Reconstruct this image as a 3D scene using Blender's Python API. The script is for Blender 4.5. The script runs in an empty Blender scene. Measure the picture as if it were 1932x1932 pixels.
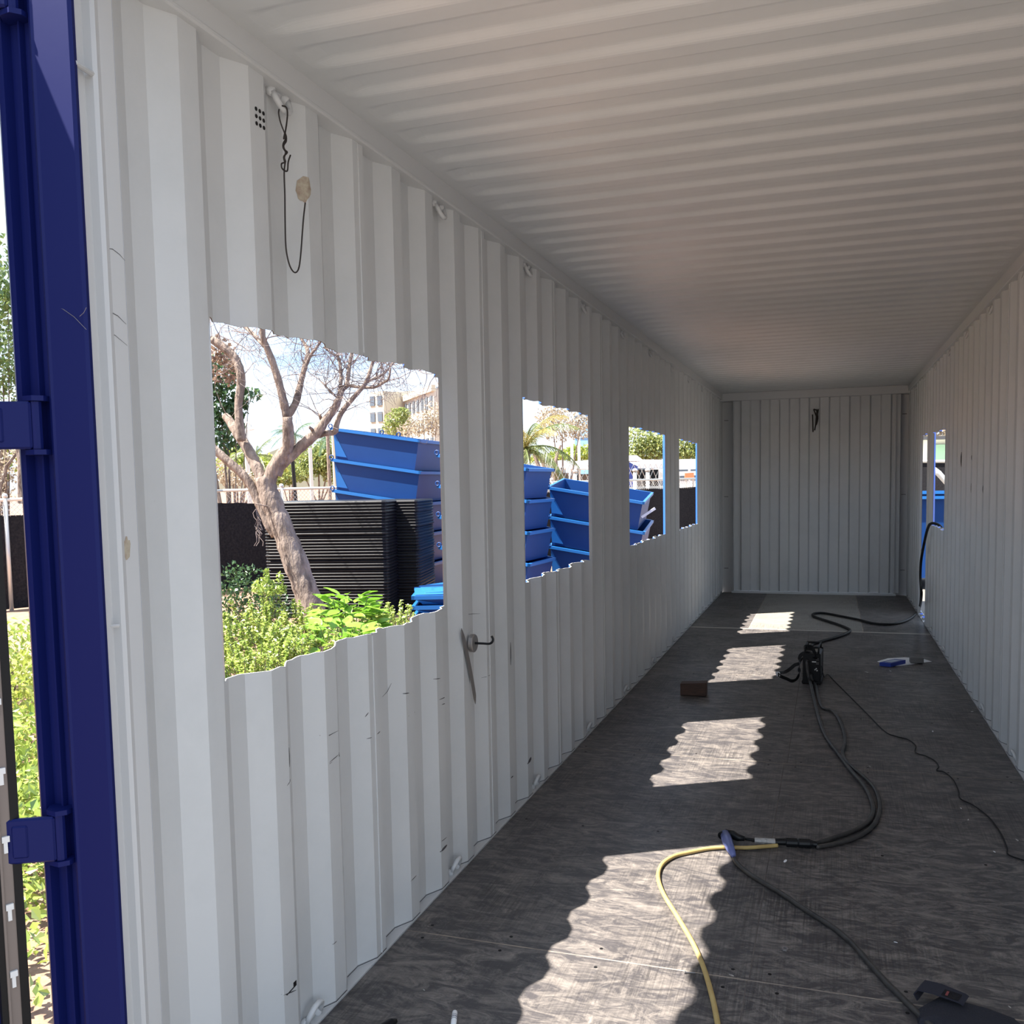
import bpy, bmesh, math, random
import numpy as np
from mathutils import Vector, Matrix, Euler
random.seed(7)
SC = bpy.context.scene
C = SC.collection
R = random.Random(11)

# ------------------------------------------------------------------ camera
FX, YAW, PITCH, ROLL = 1779.69, .32605, -.07835, -.01855
CAM = Vector((1.39182, -1.02864, 1.54793)); PPX, PPY = 966.0, 1049.97
cy_, sy_ = math.cos(YAW), math.sin(YAW)
_f = Vector((-sy_, cy_, 0)); _r = Vector((cy_, sy_, 0)); _u = Vector((0, 0, 1))
_f2 = _f*math.cos(PITCH)+_u*math.sin(PITCH); _u2 = _u*math.cos(PITCH)-_f*math.sin(PITCH)
_r3 = _r*math.cos(ROLL)+_u2*math.sin(ROLL); _u3 = _u2*math.cos(ROLL)-_r*math.sin(ROLL)
cam_data = bpy.data.cameras.new('camera'); cam = bpy.data.objects.new('camera', cam_data); C.objects.link(cam)
cam_data.sensor_width = 36; cam_data.lens = FX/1932*36; cam_data.shift_y = (PPY-966)/1932
cam_data.clip_start = .05; cam_data.clip_end = 3000
cam.matrix_world = Matrix(((_r3.x, _u3.x, -_f2.x, CAM.x), (_r3.y, _u3.y, -_f2.y, CAM.y), (_r3.z, _u3.z, -_f2.z, CAM.z), (0, 0, 0, 1)))
SC.camera = cam
SC.view_settings.view_transform = 'Standard'; SC.view_settings.look = 'None'
SC.view_settings.gamma = 1; SC.view_settings.use_curve_mapping = False
SC.view_settings.exposure = 0.24

# ------------------------------------------------------------------ world (hazy bright sky with broken cloud)
world = bpy.data.worlds.new('world'); SC.world = world; world.use_nodes = True
nt = world.node_tree; nt.nodes.clear()
def N(tree, typ, **kw):
    n = tree.nodes.new(typ)
    for k, v in kw.items():
        if k in n.inputs: n.inputs[k].default_value = v
        else: setattr(n, k, v)
    return n
L = nt.links.new
tc = N(nt, 'ShaderNodeTexCoord'); sep = N(nt, 'ShaderNodeSeparateXYZ'); L(tc.outputs['Generated'], sep.inputs[0])
ramp = N(nt, 'ShaderNodeValToRGB'); L(sep.outputs['Z'], ramp.inputs[0])
e = ramp.color_ramp.elements
e[0].position = 0.0; e[0].color = (.58, .74, .95, 1)
e[1].position = 1.0; e[1].color = (.22, .42, .80, 1)
k = ramp.color_ramp.elements.new(.2); k.color = (.38, .58, .92, 1)
mp = N(nt, 'ShaderNodeMapping'); mp.inputs['Scale'].default_value = (1.6, 1.6, 5.0); L(tc.outputs['Generated'], mp.inputs[0])
nz = N(nt, 'ShaderNodeTexNoise', Scale=2.2, Detail=7.0, Roughness=.6); L(mp.outputs[0], nz.inputs['Vector'])
cr = N(nt, 'ShaderNodeValToRGB'); L(nz.outputs['Fac'], cr.inputs[0])
cr.color_ramp.elements[0].position = .34; cr.color_ramp.elements[0].color = (0, 0, 0, 1)
cr.color_ramp.elements[1].position = .56; cr.color_ramp.elements[1].color = (1, 1, 1, 1)
mx = N(nt, 'ShaderNodeMixRGB'); L(cr.outputs[0], mx.inputs['Fac']); L(ramp.outputs[0], mx.inputs['Color1']); mx.inputs['Color2'].default_value = (.80, .90, 1.0, 1)
bg = N(nt, 'ShaderNodeBackground', Strength=1.5); L(mx.outputs[0], bg.inputs['Color'])
wo = N(nt, 'ShaderNodeOutputWorld'); L(bg.outputs[0], wo.inputs[0])

sun_d = bpy.data.lights.new('sun', 'SUN'); sun_d.energy = 18.0; sun_d.angle = math.radians(.6); sun_d.color = (1.0, .94, .85)
sun = bpy.data.objects.new('sun', sun_d); C.objects.link(sun)
sun.rotation_euler = Vector((.52, .30, -1)).to_track_quat('-Z', 'Y').to_euler(); sun.location = (-20, -12, 40)

# ------------------------------------------------------------------ ray helpers: pixel of the photo -> true 3D point
def ray(u, v): return _f2*FX + _r3*(u-PPX) - _u3*(v-PPY)
def at(u, v, Z): return CAM + ray(u, v)*(Z/FX)
def plane(axis, val, u, v):
    w = ray(u, v); return CAM + w*((val-CAM[axis])/w[axis])
def fl(u, v, z=0.0): return plane(2, z, u, v)

# ------------------------------------------------------------------ materials
def mat(name, col, rough=.5, metal=0, var=0, vscale=5, col2=None, bump=0, bscale=40, stretch=None, spec=.5, coat=0):
    m = bpy.data.materials.new(name); m.use_nodes = True; t = m.node_tree; b = t.nodes['Principled BSDF']
    b.inputs['Base Color'].default_value = (*col, 1); b.inputs['Roughness'].default_value = rough; b.inputs['Metallic'].default_value = metal
    b.inputs['Specular IOR Level'].default_value = spec
    if coat: b.inputs['Coat Weight'].default_value = coat
    if col2 or bump:
        tcn = N(t, 'ShaderNodeTexCoord'); mpn = N(t, 'ShaderNodeMapping'); t.links.new(tcn.outputs['Object'], mpn.inputs[0])
        if stretch: mpn.inputs['Scale'].default_value = stretch
    if col2:
        n = N(t, 'ShaderNodeTexNoise', Scale=vscale, Detail=6.0, Roughness=.65); t.links.new(mpn.outputs[0], n.inputs['Vector'])
        r = N(t, 'ShaderNodeValToRGB'); t.links.new(n.outputs['Fac'], r.inputs[0])
        r.color_ramp.elements[0].position = .35; r.color_ramp.elements[0].color = (*col, 1)
        r.color_ramp.elements[1].position = .68; r.color_ramp.elements[1].color = (*col2, 1)
        t.links.new(r.outputs[0], b.inputs['Base Color'])
    if bump:
        n2 = N(t, 'ShaderNodeTexNoise', Scale=bscale, Detail=5.0); t.links.new(mpn.outputs[0], n2.inputs['Vector'])
        bp = N(t, 'ShaderNodeBump', Strength=min(1, bump), Distance=.01*max(1, bump)); t.links.new(n2.outputs['Fac'], bp.inputs['Height']); t.links.new(bp.outputs[0], b.inputs['Normal'])
    return m

def mat_leaf(name, c1, c2, trans=.35):
    m = bpy.data.materials.new(name); m.use_nodes = True; t = m.node_tree; t.nodes.clear()
    g = N(t, 'ShaderNodeNewGeometry'); r = N(t, 'ShaderNodeValToRGB'); t.links.new(g.outputs['Random Per Island'], r.inputs[0])
    r.color_ramp.elements[0].color = (*c1, 1); r.color_ramp.elements[1].color = (*c2, 1)
    d = N(t, 'ShaderNodeBsdfDiffuse'); tr = N(t, 'ShaderNodeBsdfTranslucent'); gl = N(t, 'ShaderNodeBsdfGlossy', Roughness=.35)
    t.links.new(r.outputs[0], d.inputs[0]); t.links.new(r.outputs[0], tr.inputs[0])
    a = N(t, 'ShaderNodeMixShader', Fac=trans); t.links.new(d.outputs[0], a.inputs[1]); t.links.new(tr.outputs[0], a.inputs[2])
    b = N(t, 'ShaderNodeMixShader', Fac=.06); t.links.new(a.outputs[0], b.inputs[1]); t.links.new(gl.outputs[0], b.inputs[2])
    o = N(t, 'ShaderNodeOutputMaterial'); t.links.new(b.outputs[0], o.inputs[0]); return m

def mat_white():
    m = mat('white_paint', (.6, .6, .6), .42); t = m.node_tree; b = t.nodes['Principled BSDF']
    g = N(t, 'ShaderNodeTexCoord')
    n1 = N(t, 'ShaderNodeTexNoise', Scale=1.7, Detail=8.0, Roughness=.7); t.links.new(g.outputs['Object'], n1.inputs['Vector'])
    r1 = N(t, 'ShaderNodeValToRGB'); t.links.new(n1.outputs['Fac'], r1.inputs[0])
    r1.color_ramp.elements[0].position = .3; r1.color_ramp.elements[0].color = (.545, .565, .575, 1)
    r1.color_ramp.elements[1].position = .55; r1.color_ramp.elements[1].color = (.60, .615, .625, 1)
    n2 = N(t, 'ShaderNodeTexNoise', Scale=5.5, Detail=9.0, Roughness=.75); t.links.new(g.outputs['Object'], n2.inputs['Vector'])
    r2 = N(t, 'ShaderNodeValToRGB'); t.links.new(n2.outputs['Fac'], r2.inputs[0])
    r2.color_ramp.elements[0].position = .69; r2.color_ramp.elements[0].color = (0, 0, 0, 1)
    r2.color_ramp.elements[1].position = .80; r2.color_ramp.elements[1].color = (.6, .6, .6, 1)
    mxn = N(t, 'ShaderNodeMixRGB'); t.links.new(r2.outputs[0], mxn.inputs['Fac']); t.links.new(r1.outputs[0], mxn.inputs['Color1']); mxn.inputs['Color2'].default_value = (.33, .32, .30, 1)
    t.links.new(mxn.outputs[0], b.inputs['Base Color'])
    n3 = N(t, 'ShaderNodeTexNoise', Scale=7.0, Detail=3.0); t.links.new(g.outputs['Object'], n3.inputs['Vector'])
    bp = N(t, 'ShaderNodeBump', Strength=.12, Distance=.02); t.links.new(n3.outputs['Fac'], bp.inputs['Height']); t.links.new(bp.outputs[0], b.inputs['Normal'])
    return m

def mat_ply(name, dark, lite, k=0.0):
    m = mat(name, dark, .42); t = m.node_tree; b = t.nodes['Principled BSDF']; b.inputs['Specular IOR Level'].default_value = .45
    g = N(t, 'ShaderNodeTexCoord')
    big = N(t, 'ShaderNodeTexNoise', Scale=1.3, Detail=7.0, Roughness=.65); t.links.new(g.outputs['Object'], big.inputs['Vector'])
    mp1 = N(t, 'ShaderNodeMapping'); mp1.inputs['Scale'].default_value = (150, 3.5, 1); mp1.inputs['Rotation'].default_value = (0, 0, math.radians(4)); t.links.new(g.outputs['Object'], mp1.inputs[0])
    gr = N(t, 'ShaderNodeTexNoise', Scale=1.0, Detail=3.0, Roughness=.6); t.links.new(mp1.outputs[0], gr.inputs['Vector'])
    mp2 = N(t, 'ShaderNodeMapping'); mp2.inputs['Scale'].default_value = (4.5, 11, 1); mp2.inputs['Rotation'].default_value = (0, 0, math.radians(-14)); t.links.new(g.outputs['Object'], mp2.inputs[0])
    sc = N(t, 'ShaderNodeTexNoise', Scale=1.6, Detail=10.0, Roughness=.8, Distortion=1.2); t.links.new(mp2.outputs[0], sc.inputs['Vector'])
    # scuffs: crossing scratches, lighter
    rs = N(t, 'ShaderNodeValToRGB'); t.links.new(sc.outputs['Fac'], rs.inputs[0])
    rs.color_ramp.elements[0].position = .44; rs.color_ramp.elements[0].color = (0, 0, 0, 1)
    rs.color_ramp.elements[1].position = .86; rs.color_ramp.elements[1].color = (1, 1, 1, 1)
    rg = N(t, 'ShaderNodeValToRGB'); t.links.new(gr.outputs['Fac'], rg.inputs[0])
    rg.color_ramp.elements[0].position = .36; rg.color_ramp.elements[0].color = (0, 0, 0, 1)
    rg.color_ramp.elements[1].position = .60; rg.color_ramp.elements[1].color = (1, 1, 1, 1)
    rb = N(t, 'ShaderNodeValToRGB'); t.links.new(big.outputs['Fac'], rb.inputs[0])
    rb.color_ramp.elements[0].position = .42; rb.color_ramp.elements[1].position = .62
    m1 = N(t, 'ShaderNodeMixRGB'); t.links.new(rs.outputs[0], m1.inputs['Fac']); m1.inputs['Color1'].default_value = (*dark, 1); m1.inputs['Color2'].default_value = (*lite, 1)
    mulv = N(t, 'ShaderNodeMath', operation='MULTIPLY'); t.links.new(rb.outputs[0], mulv.inputs[0]); mulv.inputs[1].default_value = .7
    inv = N(t, 'ShaderNodeMath', operation='SUBTRACT'); inv.inputs[0].default_value = 1.0; t.links.new(rg.outputs[0], inv.inputs[1])
    mul2 = N(t, 'ShaderNodeMath', operation='MULTIPLY'); t.links.new(mulv.outputs[0], mul2.inputs[0]); t.links.new(inv.outputs[0], mul2.inputs[1])
    m2 = N(t, 'ShaderNodeMixRGB'); t.links.new(mul2.outputs[0], m2.inputs['Fac']); t.links.new(m1.outputs[0], m2.inputs['Color1']); m2.inputs['Color2'].default_value = tuple(c*.38 for c in dark)+(1,)
    t.links.new(m2.outputs[0], b.inputs['Base Color'])
    rr = N(t, 'ShaderNodeMapRange'); t.links.new(big.outputs['Fac'], rr.inputs[0]); rr.inputs[3].default_value = .30; rr.inputs[4].default_value = .62; t.links.new(rr.outputs[0], b.inputs['Roughness'])
    bp = N(t, 'ShaderNodeBump', Strength=.25, Distance=.002); t.links.new(gr.outputs['Fac'], bp.inputs['Height']); t.links.new(bp.outputs[0], b.inputs['Normal'])
    return m

WHITE = mat_white()
WHITE2 = mat('white_paint_steel', (.59, .60, .61), .42)
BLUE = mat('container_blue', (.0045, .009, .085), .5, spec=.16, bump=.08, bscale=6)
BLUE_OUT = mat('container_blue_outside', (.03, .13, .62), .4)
BINBLUE = mat('bin_blue', (.0025, .038, .165), .5, col2=(.0035, .045, .185), vscale=1.5, spec=.3)
BINEDGE = mat('bin_blue_lit', (.010, .115, .36), .45, spec=.4)  # bin blue made paler: sunlit rim highlights put into the colour
STEELCUT = mat('cut_steel', (.75, .73, .70), .5, .2)
DARKCUT = mat('dark_cut_edge', (.06, .05, .05), .7)  # darker cut edge along the tops and sides of the openings
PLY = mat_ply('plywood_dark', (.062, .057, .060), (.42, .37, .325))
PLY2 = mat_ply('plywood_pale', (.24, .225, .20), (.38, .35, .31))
PLYBASE = mat('seam_filler', (.40, .34, .28), .8, col2=(.16, .13, .11), vscale=9)
SEAMF = mat('joint_tan', (.42, .35, .28), .8, col2=(.14, .12, .11), vscale=5)
SEAMF2 = mat('joint_dull', (.17, .145, .13), .8, col2=(.07, .06, .06), vscale=5)
STRIP = mat('metal_strip', (.50, .47, .42), .5, .3)
SEAL = mat('dark_sealant', (.05, .05, .055), .6)
CAULK = mat('caulk_line', (.10, .10, .11), .7)
BLACK = mat('black_rubber', (.006, .006, .007), .55, spec=.3)
BLACKP = mat('black_plastic', (.005, .006, .008), .4, spec=.35)
CABLEB = mat('worn_black_cable', (.022, .021, .022), .5, col2=(.06, .055, .05), vscale=14)
CABLEY = mat('yellow_cable', (.50, .37, .14), .5, col2=(.40, .27, .10), vscale=12)
STEEL = mat('steel', (.38, .36, .35), .42, .8, bump=.1, bscale=60)
GREYST = mat('grey_steel', (.22, .205, .20), .5, .4)
WIRE = mat('rusty_wire', (.045, .038, .036), .5, .5)
WOOD = mat('brown_wood', (.085, .042, .028), .7, col2=(.05, .028, .02), vscale=20, stretch=(1, 6, 6))
BARK = mat('bark', (.30, .235, .195), .95, col2=(.085, .06, .05), vscale=11, bump=4.0, bscale=18, stretch=(1, 1, .35))
TWIG = mat('twig', (.20, .16, .15), .9)
FABRIC = mat('black_fabric', (.012, .012, .015), .95, spec=.1, col2=(.028, .026, .028), vscale=30, bump=.5, bscale=120)
TRAYM = mat('tray_black', (.003, .003, .005), .42, spec=.28, col2=(.012, .012, .015), vscale=6, stretch=(1, 1, 8))
GALV = mat('galvanised', (.62, .61, .58), .4, .5)
CREAM = mat('cream_wall', (.55, .50, .40), .8)
CREAM2 = mat('grey_wall', (.52, .49, .45), .8)
GLASSD = mat('dark_glass', (.10, .12, .15), .15)
GLASSB = mat('blue_glass', (.16, .34, .62), .15)
VWHITE = mat('vehicle_white', (.82, .84, .85), .35)
VBLUE = mat('vehicle_blue', (.04, .07, .32), .35)
ORANGE = mat('orange_board', (.75, .22, .10), .6)
TYRE = mat('tyre', (.02, .02, .02), .8)
BROWNST = mat('gasket_brown', (.20, .165, .15), .45, .1)
CLEARP = mat('clear_clip', (.72, .72, .72), .3)
PAPER = mat('paper', (.85, .86, .88), .7)
BOXBLUE = mat('box_blue', (.02, .05, .34), .4)
LBLUE = mat('translucent_blue', (.13, .16, .38), .3)
TAPE = mat('silver_tape', (.42, .41, .40), .45, .3, bump=.8, bscale=90)
STAIN = mat('beige_residue', (.50, .46, .36), .85, col2=(.30, .22, .17), vscale=30)
WELD = mat('weld_blob', (.34, .35, .36), .5, col2=(.7, .7, .68), vscale=60)
LF_WEED = mat_leaf('weed_leaf', (.20, .30, .05), (.42, .50, .12))
LF_BROAD = mat_leaf('broad_leaf', (.10, .28, .025), (.25, .42, .05))
LF_DARK = mat_leaf('dark_leaf', (.022, .06, .022), (.06, .13, .04))
LF_MID = mat_leaf('mid_leaf', (.08, .15, .04), (.22, .30, .10))
LF_TREE = mat_leaf('tree_leaf', (.14, .19, .05), (.36, .40, .13))
LF_YEL = mat_leaf('lime_leaf', (.20, .28, .04), (.42, .46, .10))
LF_DRY = mat_leaf('dry_leaf', (.24, .19, .14), (.52, .46, .35))
LF_BRN = mat_leaf('brown_leaf', (.16, .10, .07), (.38, .27, .20))
LF_PALM = mat_leaf('palm_leaf', (.05, .10, .025), (.22, .25, .08))
LF_PALMD = mat_leaf('palm_far', (.06, .13, .07), (.12, .20, .10))
LF_PGOLD = mat_leaf('palm_gold', (.28, .22, .06), (.46, .40, .15))

# ------------------------------------------------------------------ mesh builder
class MB:
    def __init__(s): s.v = []; s.f = []; s.m = []
    def add(s, vs, fs, m=0):
        o = len(s.v); s.v += [tuple(x) for x in vs]; s.f += [tuple(i+o for i in f) for f in fs]; s.m += [m]*len(fs); return s
    def quad(s, a, b, c, d, m=0): return s.add([a, b, c, d], [(0, 1, 2, 3)], m)
    def box(s, c, size, rot=None, m=0, bev=0):
        x, y, z = [q/2 for q in size]; c = Vector(c)
        if bev:
            vs = []; fs = []
            b = bev
            for sz in (-1, 1):
                for (px, py) in ((-x+b, -y), (x-b, -y), (x, -y+b), (x, y-b), (x-b, y), (-x+b, y), (-x, y-b), (-x, -y+b)):
                    vs.append(Vector((px, py, sz*(z-b))))
            for sz in (-1, 1):
                for (px, py) in ((-x+b, -y+b), (x-b, -y+b), (x-b, y-b), (-x+b, y-b)):
                    vs.append(Vector((px, py, sz*z)))
            for i in range(8): fs.append((i, (i+1) % 8, 8+(i+1) % 8, 8+i))
            for base, off in ((0, 16), (8, 20)):
                fs += [(base+0, base+1, off+1, off+0), (base+2, base+3, off+2, off+1), (base+4, base+5, off+3, off+2), (base+6, base+7, off+0, off+3),
                       (base+1, base+2, off+1), (base+3, base+4, off+2), (base+5, base+6, off+3), (base+7, base+0, off+0)]
                fs.append((off, off+1, off+2, off+3))
        else:
            vs = [Vector((i*x, j*y, k*z)) for k in (-1, 1) for j in (-1, 1) for i in (-1, 1)]
            fs = [(0, 2, 3, 1), (4, 5, 7, 6), (0, 1, 5, 4), (2, 6, 7, 3), (0, 4, 6, 2), (1, 3, 7, 5)]
        if rot is not None: vs = [rot @ q for q in vs]
        return s.add([q+c for q in vs], fs, m)
    def beam(s, a, b, w, h, m=0, up=Vector((0, 0, 1))):
        a = Vector(a); b = Vector(b); d = (b-a).normalized(); sd = d.cross(up).normalized(); u2 = sd.cross(d)
        vs = []
        for p in (a, b):
            for i, j in ((-1, -1), (1, -1), (1, 1), (-1, 1)): vs.append(p+sd*(i*w/2)+u2*(j*h/2))
        return s.add(vs, [(0, 1, 2, 3), (4, 7, 6, 5), (0, 4, 5, 1), (1, 5, 6, 2), (2, 6, 7, 3), (3, 7, 4, 0)], m)
    def tube(s, pts, r, seg=8, m=0, cap=True, closed=False, flat=1.0):
        pts = [Vector(p) for p in pts]; n = len(pts); rs = r if isinstance(r, (list, tuple)) else [r]*n
        vs = []; up = None
        for i, p in enumerate(pts):
            t = (pts[(i+1) % n] if (i < n-1 or closed) else p) - (pts[i-1] if (i > 0 or closed) else p)
            t = t.normalized() if t.length > 1e-9 else Vector((0, 0, 1))
            if up is None: up = Vector((0, 0, 1)) if abs(t.z) < .9 else Vector((1, 0, 0))
            a = t.cross(up);
            if a.length < 1e-6: a = t.orthogonal()
            a.normalize(); b = a.cross(t); up = b
            for k in range(seg):
                q = 2*math.pi*k/seg; vs.append(p+a*(math.cos(q)*rs[i])+b*(math.sin(q)*rs[i]*flat))
        fs = []
        for i in range(n if closed else n-1):
            for k in range(seg): fs.append((i*seg+k, i*seg+(k+1) % seg, ((i+1) % n)*seg+(k+1) % seg, ((i+1) % n)*seg+k))
        if cap and not closed: fs += [tuple(range(seg))[::-1], tuple((n-1)*seg+k for k in range(seg))]
        return s.add(vs, fs, m)
    def prism(s, poly, z0, z1, m=0):      # poly in xy
        n = len(poly); vs = [(x, y, z0) for x, y in poly]+[(x, y, z1) for x, y in poly]
        fs = [(i, (i+1) % n, n+(i+1) % n, n+i) for i in range(n)]+[tuple(range(n))[::-1], tuple(range(n, 2*n))]
        return s.add(vs, fs, m)
    def lathe(s, prof, seg=16, mtx=None, m=0):
        vs = []; n = len(prof)
        for (r, z) in prof:
            for k in range(seg):
                q = 2*math.pi*k/seg; p = Vector((r*math.cos(q), r*math.sin(q), z)); vs.append(mtx @ p if mtx else p)
        fs = [(i*seg+k, i*seg+(k+1) % seg, (i+1)*seg+(k+1) % seg, (i+1)*seg+k) for i in range(n-1) for k in range(seg)]
        fs += [tuple(range(seg))[::-1], tuple((n-1)*seg+k for k in range(seg))]
        return s.add(vs, fs, m)
    def build(s, name, mats, parent=None, smooth=False, loc=None):
        me = bpy.data.meshes.new(name); me.from_pydata([tuple(q) for q in s.v], [], s.f)
        for x in (mats if isinstance(mats, (list, tuple)) else [mats]): me.materials.append(x)
        me.polygons.foreach_set('material_index', s.m)
        if smooth: me.polygons.foreach_set('use_smooth', [True]*len(s.f))
        me.update()
        o = bpy.data.objects.new(name, me); C.objects.link(o)
        if loc is not None: me.transform(Matrix.Translation(-Vector(loc))); o.location = loc
        if parent: o.parent = parent; 
        return o

def tag(o, label=None, cat=None, group=None, kind=None):
    if label: o['label'] = label
    if cat: o['category'] = cat
    if group: o['group'] = group
    if kind: o['kind'] = kind
    return o
def empty(name, loc=(0, 0, 0), label=None, cat=None, group=None, kind=None, mtx=None):
    o = bpy.data.objects.new(name, None); C.objects.link(o); o.empty_display_size = .1
    if mtx is not None: o.matrix_world = mtx
    else: o.location = loc
    return tag(o, label, cat, group, kind)
def setp(o, root):   # parent keeping world-space coordinates of a mesh built in world space (root unrotated)
    o.parent = root; o.location = Vector(o.location)-Vector(root.location); return o
def smooth_curve(pts, k=6):
    P = [Vector(p) for p in pts]; out = []
    for i in range(len(P)-1):
        a = P[max(i-1, 0)]; b = P[i]; c = P[i+1]; d = P[min(i+2, len(P)-1)]
        for j in range(k):
            t = j/k; out.append(.5*((2*b)+(-a+c)*t+(2*a-5*b+4*c-d)*t*t+(-a+3*b-3*c+d)*t**3))
    out.append(P[-1]); return out
def nth(i):
    u_ = ['first', 'second', 'third', 'fourth', 'fifth', 'sixth', 'seventh', 'eighth', 'ninth', 'tenth', 'eleventh', 'twelfth', 'thirteenth', 'fourteenth', 'fifteenth', 'sixteenth', 'seventeenth', 'eighteenth', 'nineteenth']
    if i <= 19: return u_[i-1]
    t_, r_ = divmod(i, 10); return ['twentieth', 'thirtieth', 'fortieth'][t_-2] if r_ == 0 else ['twenty', 'thirty', 'forty'][t_-2]+'-'+u_[r_-1]
ORD = ['first', 'second', 'third', 'fourth', 'fifth', 'sixth', 'seventh', 'eighth', 'ninth', 'tenth', 'eleventh', 'twelfth']

# ================================================================== THE CONTAINER
W = 2.33; LEN = 12.0; H = 2.602; C0 = 1.4316; CP = .2726; DEP = .036
def wallx(y):      # depth of the corrugated sheet (0 = inner ridge, -DEP = outer valley)
    t = ((y-C0)/CP) % 1.0
    a, b, c = .068/CP, .138/CP, .206/CP
    if t < a: return -DEP*t/a
    if t < b: return -DEP
    if t < c: return -DEP*(1-(t-b)/(c-b))
    return 0.0
def breaks(ya, yb, extra=()):
    ys = {round(ya, 5), round(yb, 5)}
    k0 = int((ya-C0)/CP)-2; k1 = int((yb-C0)/CP)+2
    for k in range(k0, k1+1):
        for q in (0, .068, .138, .206):
            y = C0+k*CP+q
            if ya < y < yb: ys.add(round(y, 5))
    for q in extra:
        if ya < q < yb: ys.add(round(q, 5))
    return sorted(ys)
HOLES_L = [(.909, 2.357, 1.070, 1.957), (3.289, 4.617, 1.066, 1.950), (5.843, 7.385, 1.062, 1.946), (8.205, 9.640, 1.055, 1.940)]
HOLES_R = [(7.95, 9.10, 1.058, 1.950), (9.55, 10.32, .03, 1.975)]

def wall_panel(ya, yb, side, holes, root):
    """one welded corrugated sheet: inner white skin, outer blue skin, cut edges at the openings"""
    m = MB(); ex = []
    for h in holes: ex += [h[0], h[1]]
    ys = breaks(ya, yb, ex); fine = []
    for a, b in zip(ys[:-1], ys[1:]):
        inh = any(h[0]-1e-4 < (a+b)/2 < h[1]+1e-4 for h in holes)
        n = max(1, int((b-a)/.022)) if inh else 1
        fine += [a+(b-a)*i/n for i in range(n)]
    fine.append(ys[-1])
    rr = random.Random(int(ya*1000)+side)
    jag = {}
    def J(y, which):
        k = (round(y, 4), which)
        if k not in jag: jag[k] = rr.uniform(-.0028, .0028)+.004*math.sin(y*9+which*2)
        return jag[k]
    T = .0035*(1 if side > 0 else -1)
    def X(y, o=0):
        d = wallx(y)
        return (d - (.0035 if o else 0)) if side < 0 else (W - d + (.0035 if o else 0))
    top = 2.665
    for a, b in zip(fine[:-1], fine[1:]):
        mid = (a+b)/2; hh = [h for h in holes if h[0] < mid < h[1]]
        if not hh: spans = [((.004, .004), (top, top))]
        else:
            h = hh[0]
            spans = [((.004, .004), (h[2]+J(a, 0), h[2]+J(b, 0))), ((h[3]+J(a, 1), h[3]+J(b, 1)), (top, top))]
        for i, (lo, hi) in enumerate(spans):
            A, B, Cc, D = (X(a), a, lo[0]), (X(b), b, lo[1]), (X(b), b, hi[1]), (X(a), a, hi[0])
            A2, B2, C2, D2 = (X(a, 1), a, lo[0]), (X(b, 1), b, lo[1]), (X(b, 1), b, hi[1]), (X(a, 1), a, hi[0])
            m.quad(A, B, Cc, D, 0); m.quad(A2, D2, C2, B2, 1)
            if len(spans) == 2:
                if i == 0: m.quad(D, Cc, C2, D2, 2)
                else: m.quad(A, A2, B2, B, 3)
    for h in holes:
        for yy in (h[0], h[1]):
            if ya < yy < yb:
                m.quad((X(yy), yy, h[2]), (X(yy, 1), yy, h[2]), (X(yy, 1), yy, h[3]), (X(yy), yy, h[3]), 3)
    return m.build('wall_panel', [WHITE, BLUE_OUT, STEELCUT, DARKCUT], root)

def seam_bead(y, side, root, z0=.01, z1=2.6):
    x = wallx(y)+.001; x = x if side < 0 else W-x
    MB().tube([(x, y, z0), (x, y, z1)], .0022, 5).build('weld_seam', WHITE2, root)

for side, name, holes in ((-1, 'wall_left', HOLES_L), (1, 'wall_right', HOLES_R)):
    root = empty(name, kind='structure')
    tag(root, 'long corrugated white container wall on the %s with square cut openings' % ('left' if side < 0 else 'right'))
    yb = [.560]
    k = -3
    while True:
        y = C0+CP*(k)-.033
        if y > .7: yb.append(y)
        k += 4 if y > 0 else 4
        if C0+CP*k-.033 > LEN-.3: break
    # seams every four corrugations starting at 1.671
    yb = [.6125]+[1.671+1.0904*i for i in range(10) if 1.671+1.0904*i < LEN-.2]+[LEN+.15]
    for a, b in zip(yb[:-1], yb[1:]):
        wall_panel(a, b, side, holes, root)
    for y in yb[1:-1]:
        if any(h[0] < y < h[1] for h in holes):
            h = [h for h in holes if h[0] < y < h[1]][0]
            seam_bead(y, side, root, .01, h[2]-.005); seam_bead(y, side, root, h[3]+.005, 2.6)
        else: seam_bead(y, side, root)
    # dark sealant line along the foot of the sheet
    m = MB(); ys = breaks(.56, LEN)
    for a, b in zip(ys[:-1], ys[1:]):
        if side > 0 and 9.5 < (a+b)/2 < 10.35: continue
        f = (lambda y: wallx(y)+.0012) if side < 0 else (lambda y: W-wallx(y)-.0012)
        g = (lambda y: wallx(y)+.005) if side < 0 else (lambda y: W-wallx(y)-.005)
        m.quad((f(a), a, .0065), (f(b), b, .0065), (f(b), b, .0105), (f(a), a, .0105))
    m.build('sealant_line', CAULK, root)
    # top rail and bottom rail
    s = 1 if side < 0 else -1; x0 = 0 if side < 0 else W
    m = MB(); poly = [(-.045, 2.602), (.014, 2.602), (.019, 2.605), (.019, 2.612), (.016, 2.615), (.016, 2.674), (.012, 2.680), (-.045, 2.680)]
    vs = [(x0+s*px, yy, pz) for yy in (.47, LEN+.2) for px, pz in poly]; n = len(poly)
    m.add(vs, [(i, (i+1) % n, n+(i+1) % n, n+i) for i in range(n)]+[tuple(range(n)), tuple(range(n, 2*n))])
    m.build('top_rail', WHITE2, root)
    m = MB().box((x0-s*.026, (.47+LEN)/2, -.078), (.056, LEN-.41, .165))
    m.build('bottom_rail', WHITE2, root)

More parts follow.
